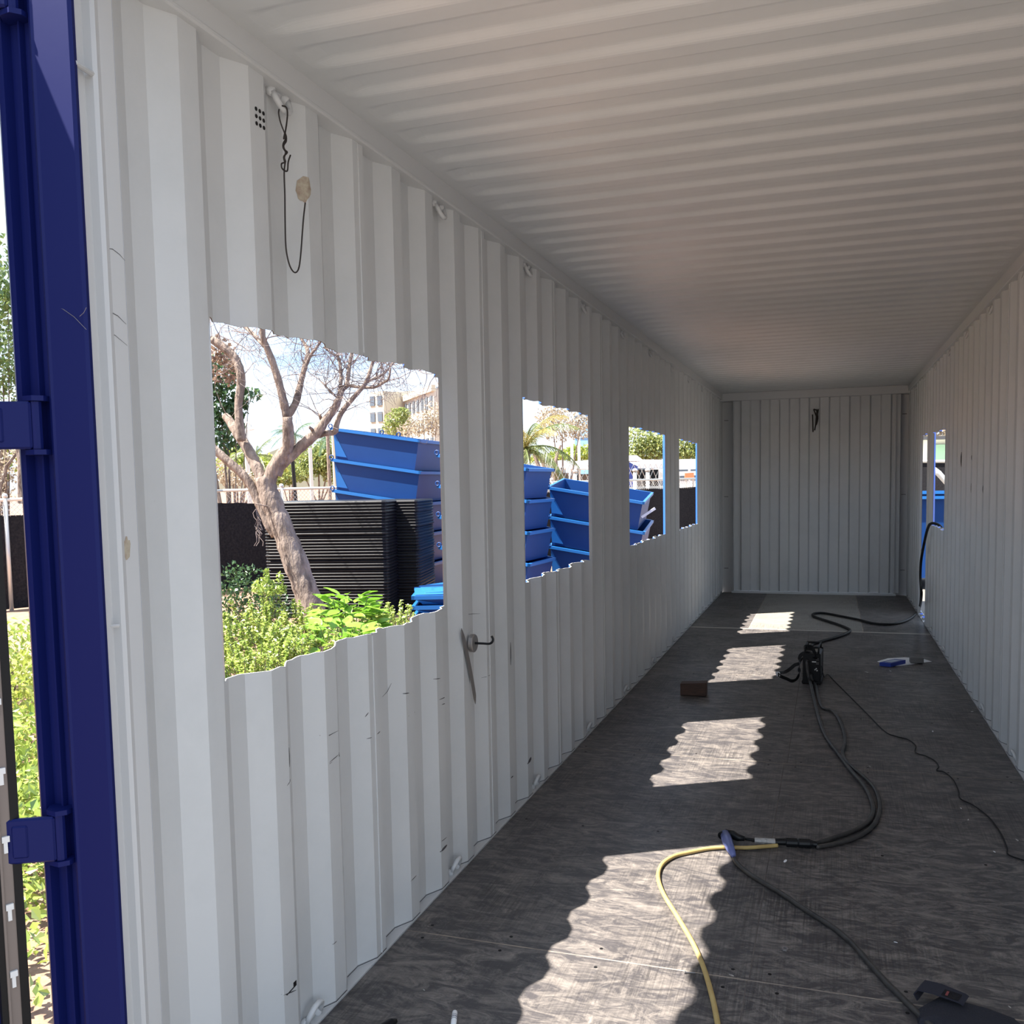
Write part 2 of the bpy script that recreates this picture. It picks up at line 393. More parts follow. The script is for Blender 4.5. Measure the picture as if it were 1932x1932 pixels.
# vent: nine punched holes in the left wall
WL = bpy.data.objects['wall_left']; WR = bpy.data.objects['wall_right']
for i in range(3):
    for j in range(3):
        y = 1.120+.0165*j; z = 2.507-.018*i
        m = MB().lathe([(.0001, .0), (.0052, 0), (.0052, .0012), (.0001, .0012)], 10, Matrix.Translation((.0004, y, z)) @ Matrix.Rotation(math.pi/2, 4, 'Y'))
        m.build('vent_hole', BLACK, WL)
# dirt smears and scratches left in the paint (each its own mark)
def scuff(pts, r, side=-1, mm=None, root=None):
    P = []
    for u, v in pts:
        q = plane(0, 0 if side < 0 else W, u, v); P.append(q)
    if side > 0: P = [Vector((q.x, C0+(round((q.y-C0)/CP-.88)+.88)*CP, q.z)) for q in P]
    if len(P) < 3: P = [P[0].lerp(P[1], t) for t in (0, .33, .66, 1)]
    out = []
    for q in P:
        out.append(Vector((wallx(q.y)+.0005 if side < 0 else W-wallx(q.y)-.0005, q.y, q.z)))
    rs = [r*(.35 if i in (0, len(out)-1) else 1) for i in range(len(out))]
    MB().tube(out, rs, 4, flat=1).build('scuff_mark', mm or SEAL, root or WL)
cs = lambda L_: [(480+a/2.439, 1140+b/2.439) for a, b in L_]
for L_, r in [([(315, 605), (345, 603), (385, 582)], .0012), ([(345, 735), (395, 700), (393, 682)], .0016), ([(345, 728), (390, 690)], .0012), ([(520, 520), (528, 498)], .0015),
              ([(525, 620), (540, 612)], .001), ([(565, 598), (578, 585)], .0015), ([(690, 412), (712, 408)], .0016), ([(708, 515), (745, 500), (748, 485)], .0013), ([(850, 440), (885, 425)], .0014),
              ([(832, 345), (855, 341)], .0014), ([(862, 462), (882, 455)], .0014), ([(1178, 175), (1179, 280)], .003), ([(632, 430), (655, 405), (665, 365)], .0011), ([(857, 1140), (885, 1108)], .005),
              ([(720, 1275), (745, 1248)], .0014), ([(1258, 735), (1272, 705)], .007), ([(170, 660), (171, 750)], .0016), ([(150, 835), (172, 805)], .001), ([(857, 1095), (885, 1072)], .0012),
              ([(1008, 48), (1055, 44)], .0009), ([(1060, 340), (1090, 322)], .001), ([(362, 1567), (378, 1550)], .001), ([(1180, 800), (1190, 790)], .003), ([(135, 1800), (192, 1775)], .0016)]:
    scuff(cs(L_), r)
m = MB(); ps = [plane(0, 0, *q) for q in cs([(128, 1797), (192, 1728), (193, 1752), (150, 1800)])]
m.add([(wallx(q.y)+.001, q.y, q.z) for q in ps], [(0, 1, 2, 3)]); m.build('scuff_mark', BLACK, WL)
for (u, v, du, dv, mm) in [(238, 1035, 7, 22, STAIN), (577, 358, 9, 26, STAIN)]:
    m = MB(); vs = []; nr = 5; ks = [.8+.35*R.random() for _ in range(18)]
    for r_ in range(nr+1):
        for i in range(18):
            t = i*math.tau/18; f_ = r_/nr*ks[i]; q = plane(0, 0, u+du*math.cos(t)*f_, v+dv*math.sin(t)*f_); vs.append((wallx(q.y)+.0011, q.y, q.z))
    m.add(vs, [(r_*18+i, r_*18+(i+1) % 18, (r_+1)*18+(i+1) % 18, (r_+1)*18+i) for r_ in range(nr) for i in range(18)]); m.build('residue_patch', mm, WL)
scuff([(1818, 852), (1818, 880)], .006, 1, BLACK, WR); scuff([(1818, 880), (1819, 1045)], .0018, 1, SEAL, WR)
scuff([(1836, 858), (1837, 868)], .003, 1, SEAL, WR); scuff([(1836, 912), (1837, 930)], .002, 1, SEAL, WR); scuff([(1857, 930), (1858, 916)], .003, 1, SEAL, WR)
scuff([(197, 468), (212, 470), (225, 480), (236, 492)], .0007, -1); scuff([(199, 594), (207, 588), (222, 596), (238, 612)], .0008, -1); scuff([(203, 634), (216, 632), (240, 652)], .0006, -1)

# ---- roof
roof = empty('ceiling', kind='structure'); tag(roof, 'white corrugated steel container roof seen from inside')
RP = .2042; RY0 = 4.439-RP*19
def roofz(x, y):
    t = ((y-RY0)/RP) % 1.0
    # recessed pans between narrower downward ribs
    ss = lambda q: (lambda w: w*w*(3-2*w))(min(1, max(0, q)))
    p = ss((t-.06)/.20) - ss((t-.56)/.22)
    e_ = min(1, max(0, (x-.045)/.10))*min(1, max(0, (W-.045-x)/.10)); e_ = e_*e_*(3-2*e_)
    return 2.672+.015*p*e_
xs = [-.03, .02, .045, .06, .08, .10, .125, .145, .5, 1.2, 1.8, W-.145, W-.125, W-.10, W-.08, W-.06, W-.045, W-.02, W+.03]
edges = [.47]+[RY0+RP*(5*i) for i in range(1, 12) if .6 < RY0+RP*5*i < 11.9]+[LEN+.25]
for a, b in zip(edges[:-1], edges[1:]):
    ysr = {a, b}
    for k in range(0, 70):
        for q in (.06, .10, .13, .16, .19, .22, .26, .56, .60, .64, .67, .70, .74, .78):
            y = RY0+RP*(k+q-8)
            if a < y < b: ysr.add(y)
    ysr = sorted(ysr); m = MB(); vs = []; n = len(xs)
    for off in (0, .02):
        for y in ysr:
            for x in xs: vs.append((x, y, roofz(x, y)+off*.2 + (.0012*math.sin(x*5+y*3.1))*(1 if .2 < x < W-.2 else 0)))
    K = len(ysr)*n; fs = []; ms = []
    for i in range(len(ysr)-1):
        for j in range(n-1):
            q = (i*n+j, i*n+j+1, (i+1)*n+j+1, (i+1)*n+j); fs.append(q); ms.append(0); fs.append(tuple(K+w for w in q[::-1])); ms.append(1)
    m.v = vs; m.f = fs; m.m = ms
    o = m.build('roof_panel', [WHITE, BLUE_OUT], roof, smooth=True)
    o.data.polygons.foreach_set('use_smooth', [False]*len(fs))

# ---- end wall
we = empty('wall_back', kind='structure'); tag(we, 'white corrugated end wall closing the far end of the container')
def sheet(xa, xb, root):
    m = MB(); pts = []; x = xa; first = True
    PPp = .2497; start = .376-PPp
    brk = [xa]
    k = 0
    while start+k*PPp < xb+.3:
        for q, d in ((-.012, 0), (.008, 1), (.118, 1), (.134, 0)):
            xx = start+k*PPp+q
            if xa < xx < xb: pts.append((xx, 12.0+.038*d))
        k += 1
    d0 = pts[0][1]; pts = [(xa, d0)]+pts+[(xb, pts[-1][1])]
    for (x1, y1), (x2, y2) in zip(pts[:-1], pts[1:]):
        m.quad((x1, y1, .028), (x2, y2, .028), (x2, y2, 2.59), (x1, y1, 2.59), 0)
        m.quad((x2, y2+.003, .028), (x1, y1+.003, .028), (x1, y1+.003, 2.59), (x2, y2+.003, 2.59), 1)
    m.build('wall_panel', [WHITE, BLUE_OUT], root)
sheet(.155, .86, we); sheet(.86, 1.55, we); sheet(1.55, 2.235, we)
MB().box((W/2, 12.075, 2.628), (W+.1, .30, .105), bev=.006).build('header_beam', WHITE2, we)
MB().box((W/2, 12.01, .012), (W-.26, .09, .03), bev=.004).build('sill_beam', WHITE2, we)
for s, x0 in ((1, -.05), (-1, W+.05)):
    m = MB(); pl = [(x0, 12.22), (x0, 12.12), (x0+s*.190, 12.15), (x0+s*.203, 12.0), (x0+s*.215, 12.0), (x0+s*.215, 12.22)]
    m.prism(pl if s > 0 else pl[::-1], -.15, 2.6); m.build('corner_post', WHITE2, we)
    for z in (.32, 1.30, 2.33):
        MB().box((x0+s*.095, 12.132, z), (.055, .012, .006), m=0).build('weld_tick', SEAL, we)

# ---- floor
floor = empty('floor', kind='structure'); tag(floor, 'dark scuffed plywood floor of the container')
MB().box((W/2, (.45+LEN+.15)/2, -.06), (W-.004, LEN-.25, .10)).build('floor_bearer', PLYBASE, floor)
J0, JP = 1.854, 2.333; G = .0022
rows = [(.47, J0, [(0.003, 1.158), (1.158, W-.003)]), (J0, J0+JP, [(.003, 1.165), (1.165, W-.003)]), (J0+JP, J0+2*JP, [(.003, 1.180), (1.180, W-.003)]),
        (J0+2*JP, J0+3*JP, [(.003, 1.20), (1.20, W-.003)]), (J0+3*JP+.05, LEN-.01, [(.003, .60), (.60, 1.716), (1.716, W-.003)])]
for ri, (a, b, cols) in enumerate(rows):
    for ci, (x1, x2) in enumerate(cols):
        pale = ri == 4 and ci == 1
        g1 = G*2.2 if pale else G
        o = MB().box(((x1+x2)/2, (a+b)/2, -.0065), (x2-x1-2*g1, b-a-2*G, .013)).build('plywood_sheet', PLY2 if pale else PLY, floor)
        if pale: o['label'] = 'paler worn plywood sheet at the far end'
MB().box((W/2, J0+3*JP+.025, -.0045), (W-.01, .044, .011)).build('metal_strip', STRIP, floor)
for yy in (J0, J0+JP, J0+2*JP):
    MB().box((W/2, yy, -.002), (W-.012, .0056, .0046)).build('joint_filler', SEAMF, floor)
for ri, (a, b, cols) in enumerate(rows):
    for x1, x2 in cols[1:]:
        MB().box((x1, (a+b)/2, -.003), (.0042 if ri < 4 else .009, b-a-.012, .0052)).build('joint_filler', SEAMF2 if ri < 4 else SEAMF, floor)
# screw heads along the sheet edges
m = MB()
for y in (J0-.05, J0+.06, J0+JP-.05, J0+JP+.05, J0+2*JP-.05, 3.0, 5.3, 7.6, 1.2):
    for x in (.06, .35, .7, 1.1, 1.24, 1.6, 2.0, 2.27):
        jx, jy = R.uniform(-.02, .02), R.uniform(-.015, .015)
        m.lathe([(.0001, 0), (.006, 0), (.006, .0008), (.0001, .0008)], 8, Matrix.Translation((x+jx, y+jy, .0002)))
tag(m.build('screw_heads', BLACK, floor), kind='stuff')

# ---- lashing rings in the valleys, foot and head of both walls
def ring_mesh(up):
    m = MB(); pts = []
    for i in range(9):
        t = math.pi*(.02+.96*i/8); pts.append((.004+.018*math.sin(t), -.036*math.cos(t), up*(.045*math.sin(t)-.006)))
    m.tube(pts, .0088, 8); return m
def ring_base(up):
    m = MB()
    for s in (-1, 1):
        m.tube([(-.015, s*.030, up*-.018), (0, s*.034, up*-.006), (.006, s*.036, up*.004)], [.014, .015, .008], 7)
    m.tube([(-.01, -.03, up*-.016), (-.008, .0, up*-.010), (-.01, .03, up*-.016)], .009, 6); return m
for side, wname in ((-1, 'left'), (1, 'right')):
    for up, zz, place in ((1, .022, 'floor edge'), (-1, 2.588, 'top rail')):
        proto = None; i = 0
        for n in range(-1, 38, 4):
            y = C0+n*CP+.103
            if side > 0 and up > 0 and 9.4 < y < 10.4: i += 1; continue
            lab = '%s white painted lashing ring from the door along the %s of the %s wall' % (ORD[i], place, wname)
            grp = 'lashing rings along the %s %s' % (wname, place)
            if proto is None:
                proto = empty('lashing_ring', (0, 0, 0), lab, 'ring', grp)
                ring_mesh(up).build('ring', WHITE2, proto, smooth=True); ring_base(up).build('weld_lug', WHITE2, proto, smooth=True); o = proto
            else:
                o = proto.copy(); C.objects.link(o); o['label'] = lab
                for ch in proto.children: c = ch.copy(); C.objects.link(c); c.parent = o
            o.location = (-.020 if side < 0 else W+.020, y, zz); o.rotation_euler = (0, 0, 0 if side < 0 else math.pi); i += 1

# ---- door end: blue corner post (left), white inner post, header, right post, door leaf
t1 = empty('trim_1', kind='structure'); tag(t1, 'blue steel corner post of the open door end, with white painted inside')
m = MB()
plan = [(-.175, .60), (-.150, .475), (-.142, .452), (-.128, .441), (-.115, .441), (-.1135, .462), (-.088, .462), (-.0865, .452), (-.082, .452), (-.0805, .464), (-.0545, .464), (-.053, .446),
        (-.043, .4400), (-.038, .4425), (.034, .452), (.040, .457), (.038, .466), (-.002, .506), (-.06, .60)]
m.prism(plan, -.15, 2.72); m.build('corner_post', BLUE, t1)
m = MB(); pl = [(-.001, .504), (.001, .521), (-.013, .527), (-.014, .542), (.001, .548), (.006, .556), (.002, .566), (0, .572), (0, .612), (-.05, .62), (-.06, .51)]
m.prism(pl, 0, 2.66); m.build('inner_post', WHITE2, t1)
for L_ in ([(87, 572), (97, 574), (120, 584), (140, 598), (163, 622)], [(150, 597), (158, 590), (163, 580)]):
    MB().tube([plane(1, .4445+.001*i, u, v) for i, (u, v) in enumerate(L_)], .0005, 4).build('scratch', GREYST, t1)
for L_, y in (([(205, 1768), (206, 1850)], 0), ):
    pass
tag(MB().tube([plane(1, .462, 140, 118), plane(0, -.006, 177, 141)], .0055, 8).build('lashing_bar', WHITE2), 'short white lashing bar across the post groove, high up', 'bar', 'lashing bars in the post groove')
tag(MB().tube([plane(0, -.008, 193, 1183), plane(0, .004, 224, 1180)], .0042, 7).build('lashing_bar', WHITE2), 'white painted lashing stub across the post groove, low down', 'bar', 'lashing bars in the post groove')
t2 = empty('trim_2', kind='structure'); tag(t2, 'blue door frame head and right post of the container')
MB().box((W/2, .50, 2.72), (W+.36, .13, .10)).build('door_header', BLUE, t2)
MB().prism([(W+.0, .44), (W+.16, .44), (W+.16, .60), (W+.0, .60)], -.15, 2.72).build('right_post', BLUE, t2)
MB().box((W/2, .46, -.085), (W+.3, .06, .14)).build('door_sill', BLUE, t2)

d1 = empty('door_1', kind='structure'); tag(d1, 'open container door leaf swung out at the left edge')
hx, hy = -.146, .400; th = math.radians(116)
dv = Vector((math.cos(th), -math.sin(th), 0)); nv = Vector((dv.y, -dv.x, 0));
if nv.y > 0: nv = -nv            # towards the camera side
def dpt(a, b, z): q = Vector((hx, hy, 0))+dv*a+nv*b; return Vector((q.x, q.y, z))
m = MB()
def slab(m, a0, a1, b0, b1, z0, z1, mi=0):
    v = [dpt(a, b, z) for z in (z0, z1) for a, b in ((a0, b0), (a1, b0), (a1, b1), (a0, b1))]
    m.add(v, [(0, 1, 2, 3), (4, 7, 6, 5), (0, 4, 5, 1), (1, 5, 6, 2), (2, 6, 7, 3), (3, 7, 4, 0)], mi)
slab(m, .0, 1.14, -.055, -.012, .03, 2.64); m.build('door_panel', BLUE, d1)
m = MB(); slab(m, .0, .016, -.012, .004, .03, 2.50); m.build('gasket', BLACK, d1)
m = MB(); slab(m, .016, .036, -.012, .001, .03, 2.50); slab(m, .036, .040, -.012, .005, .03, 2.50); m.build('gasket_strip', BROWNST, d1)
m = MB(); slab(m, .040, .052, -.012, .002, .03, 2.50); m.build('gasket', BLACK, d1)
for i in range(8):
    z = .30+.1385*i
    m = MB(); slab(m, .020, .034, .001, .006, z, z+.012); slab(m, .024, .031, .001, .005, z-.022, z); m.build('clip', CLEARP, d1)
# hinges
for zc in (1.676, .851, 2.50):
    h = MB()
    a = Vector((-.164, .382, 0)); b = Vector((-.082, .425, 0))
    A = plane(1, .395, 0, 800); 
    rot = Matrix.Rotation(math.atan2(b.y-a.y, b.x-a.x), 4, 'Z')
    h.box(((a.x+b.x)/2, (a.y+b.y)/2, zc), (.098, .014, .092), rot, bev=.004)
    h.box((-.135, .391, zc), (.030, .010, .066), rot, bev=.003)
    hb = h.build('hinge_blade', BLUE, d1)
    k = MB(); k.tube([(-.078, .436, zc-.046), (-.078, .436, zc+.046)], .011, 10); k.build('hinge_pin', BLUE, hb)
    for s in (-1, 1):
        k = MB(); k.prism([(-.118, .452), (-.098, .424), (-.072, .420), (-.058, .436), (-.060, .466), (-.112, .466)], zc+s*.052-.005, zc+s*.052+.005); k.build('hinge_lug', BLUE, t1)

# ================================================================== THINGS ON THE WALL
# wire
wr = empty('wire_tie', tuple(plane(0, .01, 530, 205)), 'thin dark twisted wire hanging from the first lashing ring under the top rail', 'wire')
wx = lambda L_, x=.012: [plane(0, x, 460+a/4.83, 140+b/4.83) for a, b in L_]
m = MB(); m.tube(smooth_curve(wx([(375, 545), (335, 440), (318, 360), (322, 320)]), 5), .0021, 6); m.tube(smooth_curve(wx([(375, 545), (390, 450), (398, 350), (385, 300), (350, 288)]), 5), .0021, 6)
setp(m.build('loop', WIRE, None, True), wr)
m = MB(); A = wx([(375, 540), (365, 590), (382, 560), (385, 610), (362, 650), (372, 690), (395, 712), (366, 750), (372, 790), (378, 800)]); m.tube(smooth_curve(A, 4), .0026, 6)
B = wx([(378, 540), (388, 580), (360, 630), (358, 670), (380, 710), (370, 760), (380, 800), (345, 815), (350, 860), (395, 883), (405, 800), (425, 738)]); m.tube(smooth_curve(B, 4), .0022, 6)
setp(m.build('twist', WIRE, None, True), wr)
m = MB(); m.tube(smooth_curve(wx([(378, 795), (368, 900), (374, 1100), (376, 1300), (382, 1550), (400, 1680), (430, 1770), (468, 1808), (500, 1770), (518, 1650), (533, 1450), (545, 1300), (560, 1172)]), 5), .0021, 6)
setp(m.build('strand', WIRE, None, True), wr)
# wire scraps on the end wall
wr2 = empty('wire_tie', (1.21, 11.98, 2.3), 'tangled dark wires hanging high on the far end wall', 'wire')
m = MB()
for L_ in ([(1535, 772), (1541, 790), (1538, 806)], [(1544, 772), (1540, 795), (1537, 812)], [(1533, 782), (1534, 815)], [(1541, 772), (1543, 790), (1539, 802), (1541, 775)], [(1536, 772), (1544, 776)]):
    m.tube(smooth_curve([plane(1, 11.975, *q) for q in L_], 4), .008, 5)
setp(m.build('strand', WIRE, None), wr2)

# magnet hook + steel strap
yk = plane(0, .0, 884, 1213); hk = empty('magnet_hook', (.0, yk.y, yk.z), 'round magnetic hook stuck to the left wall under the first opening', 'hook')
Mh = Matrix.Translation((.009, 0, 0)) @ Matrix.Rotation(math.pi/2, 4, 'Y')
MB().lathe([(.0001, 0), (.034, 0), (.037, .003), (.037, .017), (.034, .020), (.012, .020), (.0001, .020)], 24, Mh).build('magnet', STEEL, hk)
MB().tube(smooth_curve([(.026, 0, 0), (.060, 0, 0), (.090, 0, 0), (.103, 0, .008), (.106, 0, .020), (.100, 0, .032)], 4), .0048, 8).build('hook', BLACKP, hk, True)
p0, p1 = plane(0, .006, 871, 1188), plane(0, .006, 898, 1326)
sp = empty('steel_strap', tuple(p0), 'flat grey steel strip hanging slanted behind the magnetic hook', 'metal strip')
m = MB(); dd = (p1-p0); nn = 12; wd = [0, .010, .014, .013, .012, .012, .012, .012, .012, .012, .012, .011, 0]
lft = []; 
for i in range(nn+1):
    c = p0.lerp(p1, i/nn); w_ = wd[i]; bow = .004*math.sin(math.pi*i/nn)+.003
    lft += [(Vector((bow, c.y-w_, c.z-.006)), Vector((bow+.002, c.y+w_, c.z+.006)), Vector((bow+.0035, c.y+w_, c.z+.006)), Vector((bow+.0015, c.y-w_, c.z-.006)))]
vs = [q for t in lft for q in t]; fs = []
for i in range(nn):
    for k in range(4): fs.append((i*4+k, i*4+(k+1) % 4, (i+1)*4+(k+1) % 4, (i+1)*4+k))
m.add(vs, fs); setp(m.build('strip', GREYST, None), sp)

# ================================================================== THINGS ON THE FLOOR
c6 = lambda L_: [(1200+a/2.3224, 1100+b/2.3224) for a, b in L_]
def cable(name, L_, r, mt, label, z=None, cat='cable', extra_pre=(), extra_post=(), seg=8, grp=None):
    pts = [fl(u, v, r+.0015) for u, v in L_]
    pts = list(extra_pre)+pts+list(extra_post)
    o = MB().tube(smooth_curve(pts, 6), r, seg).build(name, mt, None, True, loc=tuple(pts[0])); tag(o, label, cat, grp); return o
cable('yellow_cable', c6([(368, 1990), (352, 1900), (333, 1810), (298, 1690), (250, 1580), (180, 1460), (122, 1365), (97, 1290), (112, 1235), (165, 1197), (240, 1178), (320, 1163), (400, 1158), (480, 1160), (560, 1155), (620, 1150)]), .0085, CABLEY,
      'yellow cable curving out of the nearest sun patch to the front')
cable('power_cable', c6([(427, 1185), (440, 1225), (490, 1270), (560, 1315), (640, 1362), (740, 1430), (850, 1500), (940, 1572), (1000, 1640), (1080, 1732), (1170, 1822), (1290, 1940), (1340, 1990)]), .0095, CABLEB,
      'thick black cable running from the blue fitting to the lower right')
# welding machine
wp = fl(1531, 1291); Yw = wp.y
wm = empty('welding_machine', (1.268, Yw+.005, 0), 'small black portable welding machine standing mid floor', 'machine')
wm.rotation_euler = (0, 0, math.radians(-3))
MB().box((0, .16, .125), (.122, .31, .205), bev=.012).build('casing', BLACKP, wm)
MB().box((0, .006, .125), (.128, .014, .212), bev=.005).build('front_panel', BLACK, wm)
MB().box((0, .312, .125), (.128, .014, .212), bev=.005).build('back_panel', BLACK, wm)
MB().box((0, .16, .014), (.140, .33, .026), bev=.006).build('base', BLACK, wm)
m = MB(); m.tube(smooth_curve([(-.048, .03, .225), (-.048, .04, .262), (-.048, .07, .272), (-.048, .25, .272), (-.048, .28, .262), (-.048, .29, .225)], 3), .007, 6); m.tube(smooth_curve([(.048, .03, .225), (.048, .04, .262), (.048, .07, .272), (.048, .25, .272), (.048, .28, .262), (.048, .29, .225)], 3), .007, 6); m.box((0, .26, .274), (.11, .03, .014), bev=.004); m.box((0, .05, .268), (.10, .016, .012), bev=.003)
m.build('handle', BLACK, wm)
MB().box((.02, .17, .231), (.06, .16, .004)).build('rating_plate', STEEL, wm)
for (x, z) in ((-.030, .175), (.0, .070), (.034, .12), (.026, .112), (.04, .106)):
    big = x < .01
    MB().lathe([(.0001, 0), (.016 if big else .005, 0), (.014 if big else .005, .012), (.0001, .013)], 12, Matrix.Translation((x, -.001, z)) @ Matrix.Rotation(math.pi/2, 4, 'X')).build('socket' if big else 'knob', BLACK if big else GALV, wm)
MB().box((.018, -.002, .17), (.03, .003, .008)).build('nameplate', GALV, wm)
for z in (.165, .155, .185, .195):
    MB().box((.042, -.002, z), (.02, .003, .003)).build('indicator', GREYST, wm)
# strap as twisted ribbon
def ribbon(pts, w, name, mt, parent=None, up=Vector((0, 0, 1)), twist=0):
    P = smooth_curve(pts, 6); m = MB(); vs = []
    for i, p in enumerate(P):
        t = (P[min(i+1, len(P)-1)]-P[max(i-1, 0)]).normalized(); a = math.pi*twist*i/len(P)
        s_ = t.cross(up); s_ = s_.normalized() if s_.length > 1e-4 else Vector((1, 0, 0)); u_ = s_.cross(t)
        d = u_*math.cos(a)+s_*math.sin(a); nn = d.cross(t)*.0012
        vs += [p-d*w/2-nn, p+d*w/2-nn, p+d*w/2+nn, p-d*w/2+nn]
    fs = []
    for i in range(len(P)-1):
        for k in range(4): fs.append((i*4+k, i*4+(k+1) % 4, (i+1)*4+(k+1) % 4, (i+1)*4+k))
    m.add(vs, fs); return m.build(name, mt, parent)
cw = lambda a, b: (1460+a/13.8, 1200+b/13.8)
def vf(a, b, y): return plane(1, y, *cw(a, b))
strap = empty('shoulder_strap', tuple(fl(1470, 1272)), 'black webbing shoulder strap looped on the floor beside the welding machine', 'strap')
yb_ = Yw+.05
for pts in ([vf(960, 480, yb_), vf(820, 440, yb_-.02), vf(700, 500, yb_-.02), vf(660, 640, yb_-.02), vf(640, 720, yb_-.01), vf(540, 760, yb_-.01), vf(420, 860, yb_-.02), vf(280, 940, yb_-.04), vf(110, 960, yb_-.03)],
            [vf(110, 1010, yb_-.03), vf(200, 1060, yb_-.06), vf(330, 1110, yb_-.07), vf(470, 1170, yb_-.08), vf(590, 1120, yb_-.06), vf(660, 980, yb_-.05), vf(660, 820, yb_-.04), vf(690, 680, yb_-.03), vf(760, 560, yb_-.02), vf(900, 430, yb_)]):
    pts = [Vector((q.x, q.y, max(q.z, .015))) for q in pts]
    setp(ribbon(pts, .026, 'webbing', BLACK, None, twist=.3), strap)
setp(ribbon([Vector((q.x, q.y, max(q.z, .016))) for q in (vf(60, 1000, yb_-.03), vf(120, 985, yb_-.03), vf(140, 1060, yb_-.04))], .034, 'end_tab', PAPER, None), strap)
ribbon([(-.062, .09, .20), (-.05, .06, .262), (.0, .03, .268), (.022, .0, .235), (.025, -.004, .19)], .04, 'top_strap', BLACK, wm)

sA = wm.matrix_basis @ Vector((-.030, -.012, .175)); sB = wm.matrix_basis @ Vector((0, -.012, .07))
# two leads from the machine to the connector
cable('welding_lead', c6([(778, 500), (800, 590), (830, 670), (880, 740), (940, 820), (1000, 890), (1030, 950), (1040, 1000), (1018, 1045), (960, 1082), (880, 1112), (800, 1138), (770, 1146)]), .0105, CABLEB,
      'grey-black welding lead from the machine front, inner one of the pair', extra_pre=[sA, sA+Vector((.0, -.05, -.02)), sA+Vector((.012, -.085, -.10)), Vector((fl(*c6([(765, 455)])[0]).x, Yw-.12, .03))], grp=None)
cable('welding_lead', c6([(812, 540), (862, 562), (900, 622), (916, 692), (905, 752), (935, 795), (1005, 855), (1048, 905), (1068, 972), (1052, 1045), (992, 1102), (900, 1137), (790, 1157)]), .0095, CABLEB,
      'black welding lead with a kink beside the machine, outer one of the pair', extra_pre=[sB, sB+Vector((.005, -.03, -.02)), Vector((sB.x+.03, Yw-.08, .012))])
cable('thin_wire', c6([(840, 400), (870, 430), (940, 500), (1020, 580), (1090, 650), (1140, 672), (1190, 685), (1225, 712), (1224, 742), (1270, 758), (1308, 778), (1326, 803), (1318, 821), (1350, 828), (1390, 862), (1413, 910), (1422, 945), (1480, 975), (1550, 1030), (1600, 1100), (1625, 1160), (1632, 1190), (1700, 1215), (1800, 1240)]), .0030, BLACK,
      'thin black wire wandering from the machine to the right edge', 'wire', extra_pre=[wm.matrix_basis @ Vector((.064, .12, .12)), wm.matrix_basis @ Vector((.085, .06, .05))], seg=6)
# supply cable over the sill of the right opening
c7 = lambda L_: [(1300+a/3.057, 680+b/3.057) for a, b in L_]
pre = [Vector((2.40, 8.62, 1.02)), Vector((2.36, 8.66, 1.075)), Vector((2.30, 8.72, 1.085))]
for (a, b), x in (((1375, 975), 2.285), ((1355, 1060), 2.28), ((1338, 1160), 2.275), ((1334, 1260), 2.262), ((1340, 1350), 2.235)):
    u, v = c7([(a, b)])[0]; pre.append(plane(0, x, u, v))
cable('supply_cable', c7([(1328, 1430), (1290, 1478), (1230, 1508), (1150, 1522), (1060, 1516), (980, 1496), (880, 1476), (780, 1458), (722, 1460), (716, 1474), (760, 1491), (850, 1520), (915, 1546), (926, 1562), (870, 1590), (760, 1622), (700, 1650)]), .0135, BLACK,
      'black supply cable hanging over the right sill and snaking to the machine', extra_pre=pre, extra_post=[wm.matrix_basis @ Vector((-.02, .36, .10)), wm.matrix_basis @ Vector((-.02, .325, .12))])

# connector assembly
z0 = .020
def ax(L_, z=z0): return [fl(u, v, z) for u, v in c6(L_)]
con = empty('cable_connector', tuple(fl(*c6([(700, 1140)])[0])), 'chunky black inline cable connector joining the welding leads', 'connector')
P = ax([(608, 1134), (655, 1134), (660, 1136), (706, 1138), (709, 1138), (714, 1139), (760, 1141), (778, 1143), (795, 1145)])
setp(MB().tube(P[:4], [.014, .015, .019, .019], 12).build('plug_body', BLACKP, None), con)
setp(MB().tube(P[4:], [.0165, .019, .019, .013, .011], 12).build('socket_body', BLACKP, None), con)
setp(MB().tube(ax([(520, 1128), (545, 1130), (580, 1132), (610, 1134)]), [.012, .013, .0125, .014], 9).build('tape_wrap', TAPE, None), con)
setp(MB().tube(ax([(460, 1118), (500, 1124), (530, 1129)]), .0065, 8).build('neck', BLACK, None, True), con)
fit = empty('hose_fitting', tuple(fl(*c6([(405, 1130)])[0])), 'blue translucent elbow fitting with black cap at the cable junction', 'fitting')
setp(MB().tube(ax([(372, 1108), (395, 1098), (425, 1104), (448, 1116), (475, 1120)], .026), [.016, .020, .019, .015, .010], 12).build('cap', BLACKP, None, True), fit)
setp(MB().tube(ax([(390, 1102), (400, 1130), (412, 1160), (426, 1192)], .026), [.021, .0225, .019, .011], 12).build('sleeve', LBLUE, None, True), fit)

# wooden block
wb = MB().box((0, 0, .047), (.185, .09, .090), bev=.003)
wb = wb.build('wood_block', WOOD, None); wb.location = fl(1308, 1313)+Vector((0, .035, .001)); wb.rotation_euler = (0, 0, math.radians(2)); tag(wb, 'short dark brown wooden block on the floor before the second sun patch', 'block')
for i, v in enumerate(wb.data.vertices):
    v.co.z += .006*math.sin(v.co.x*17) if v.co.z > .05 else 0
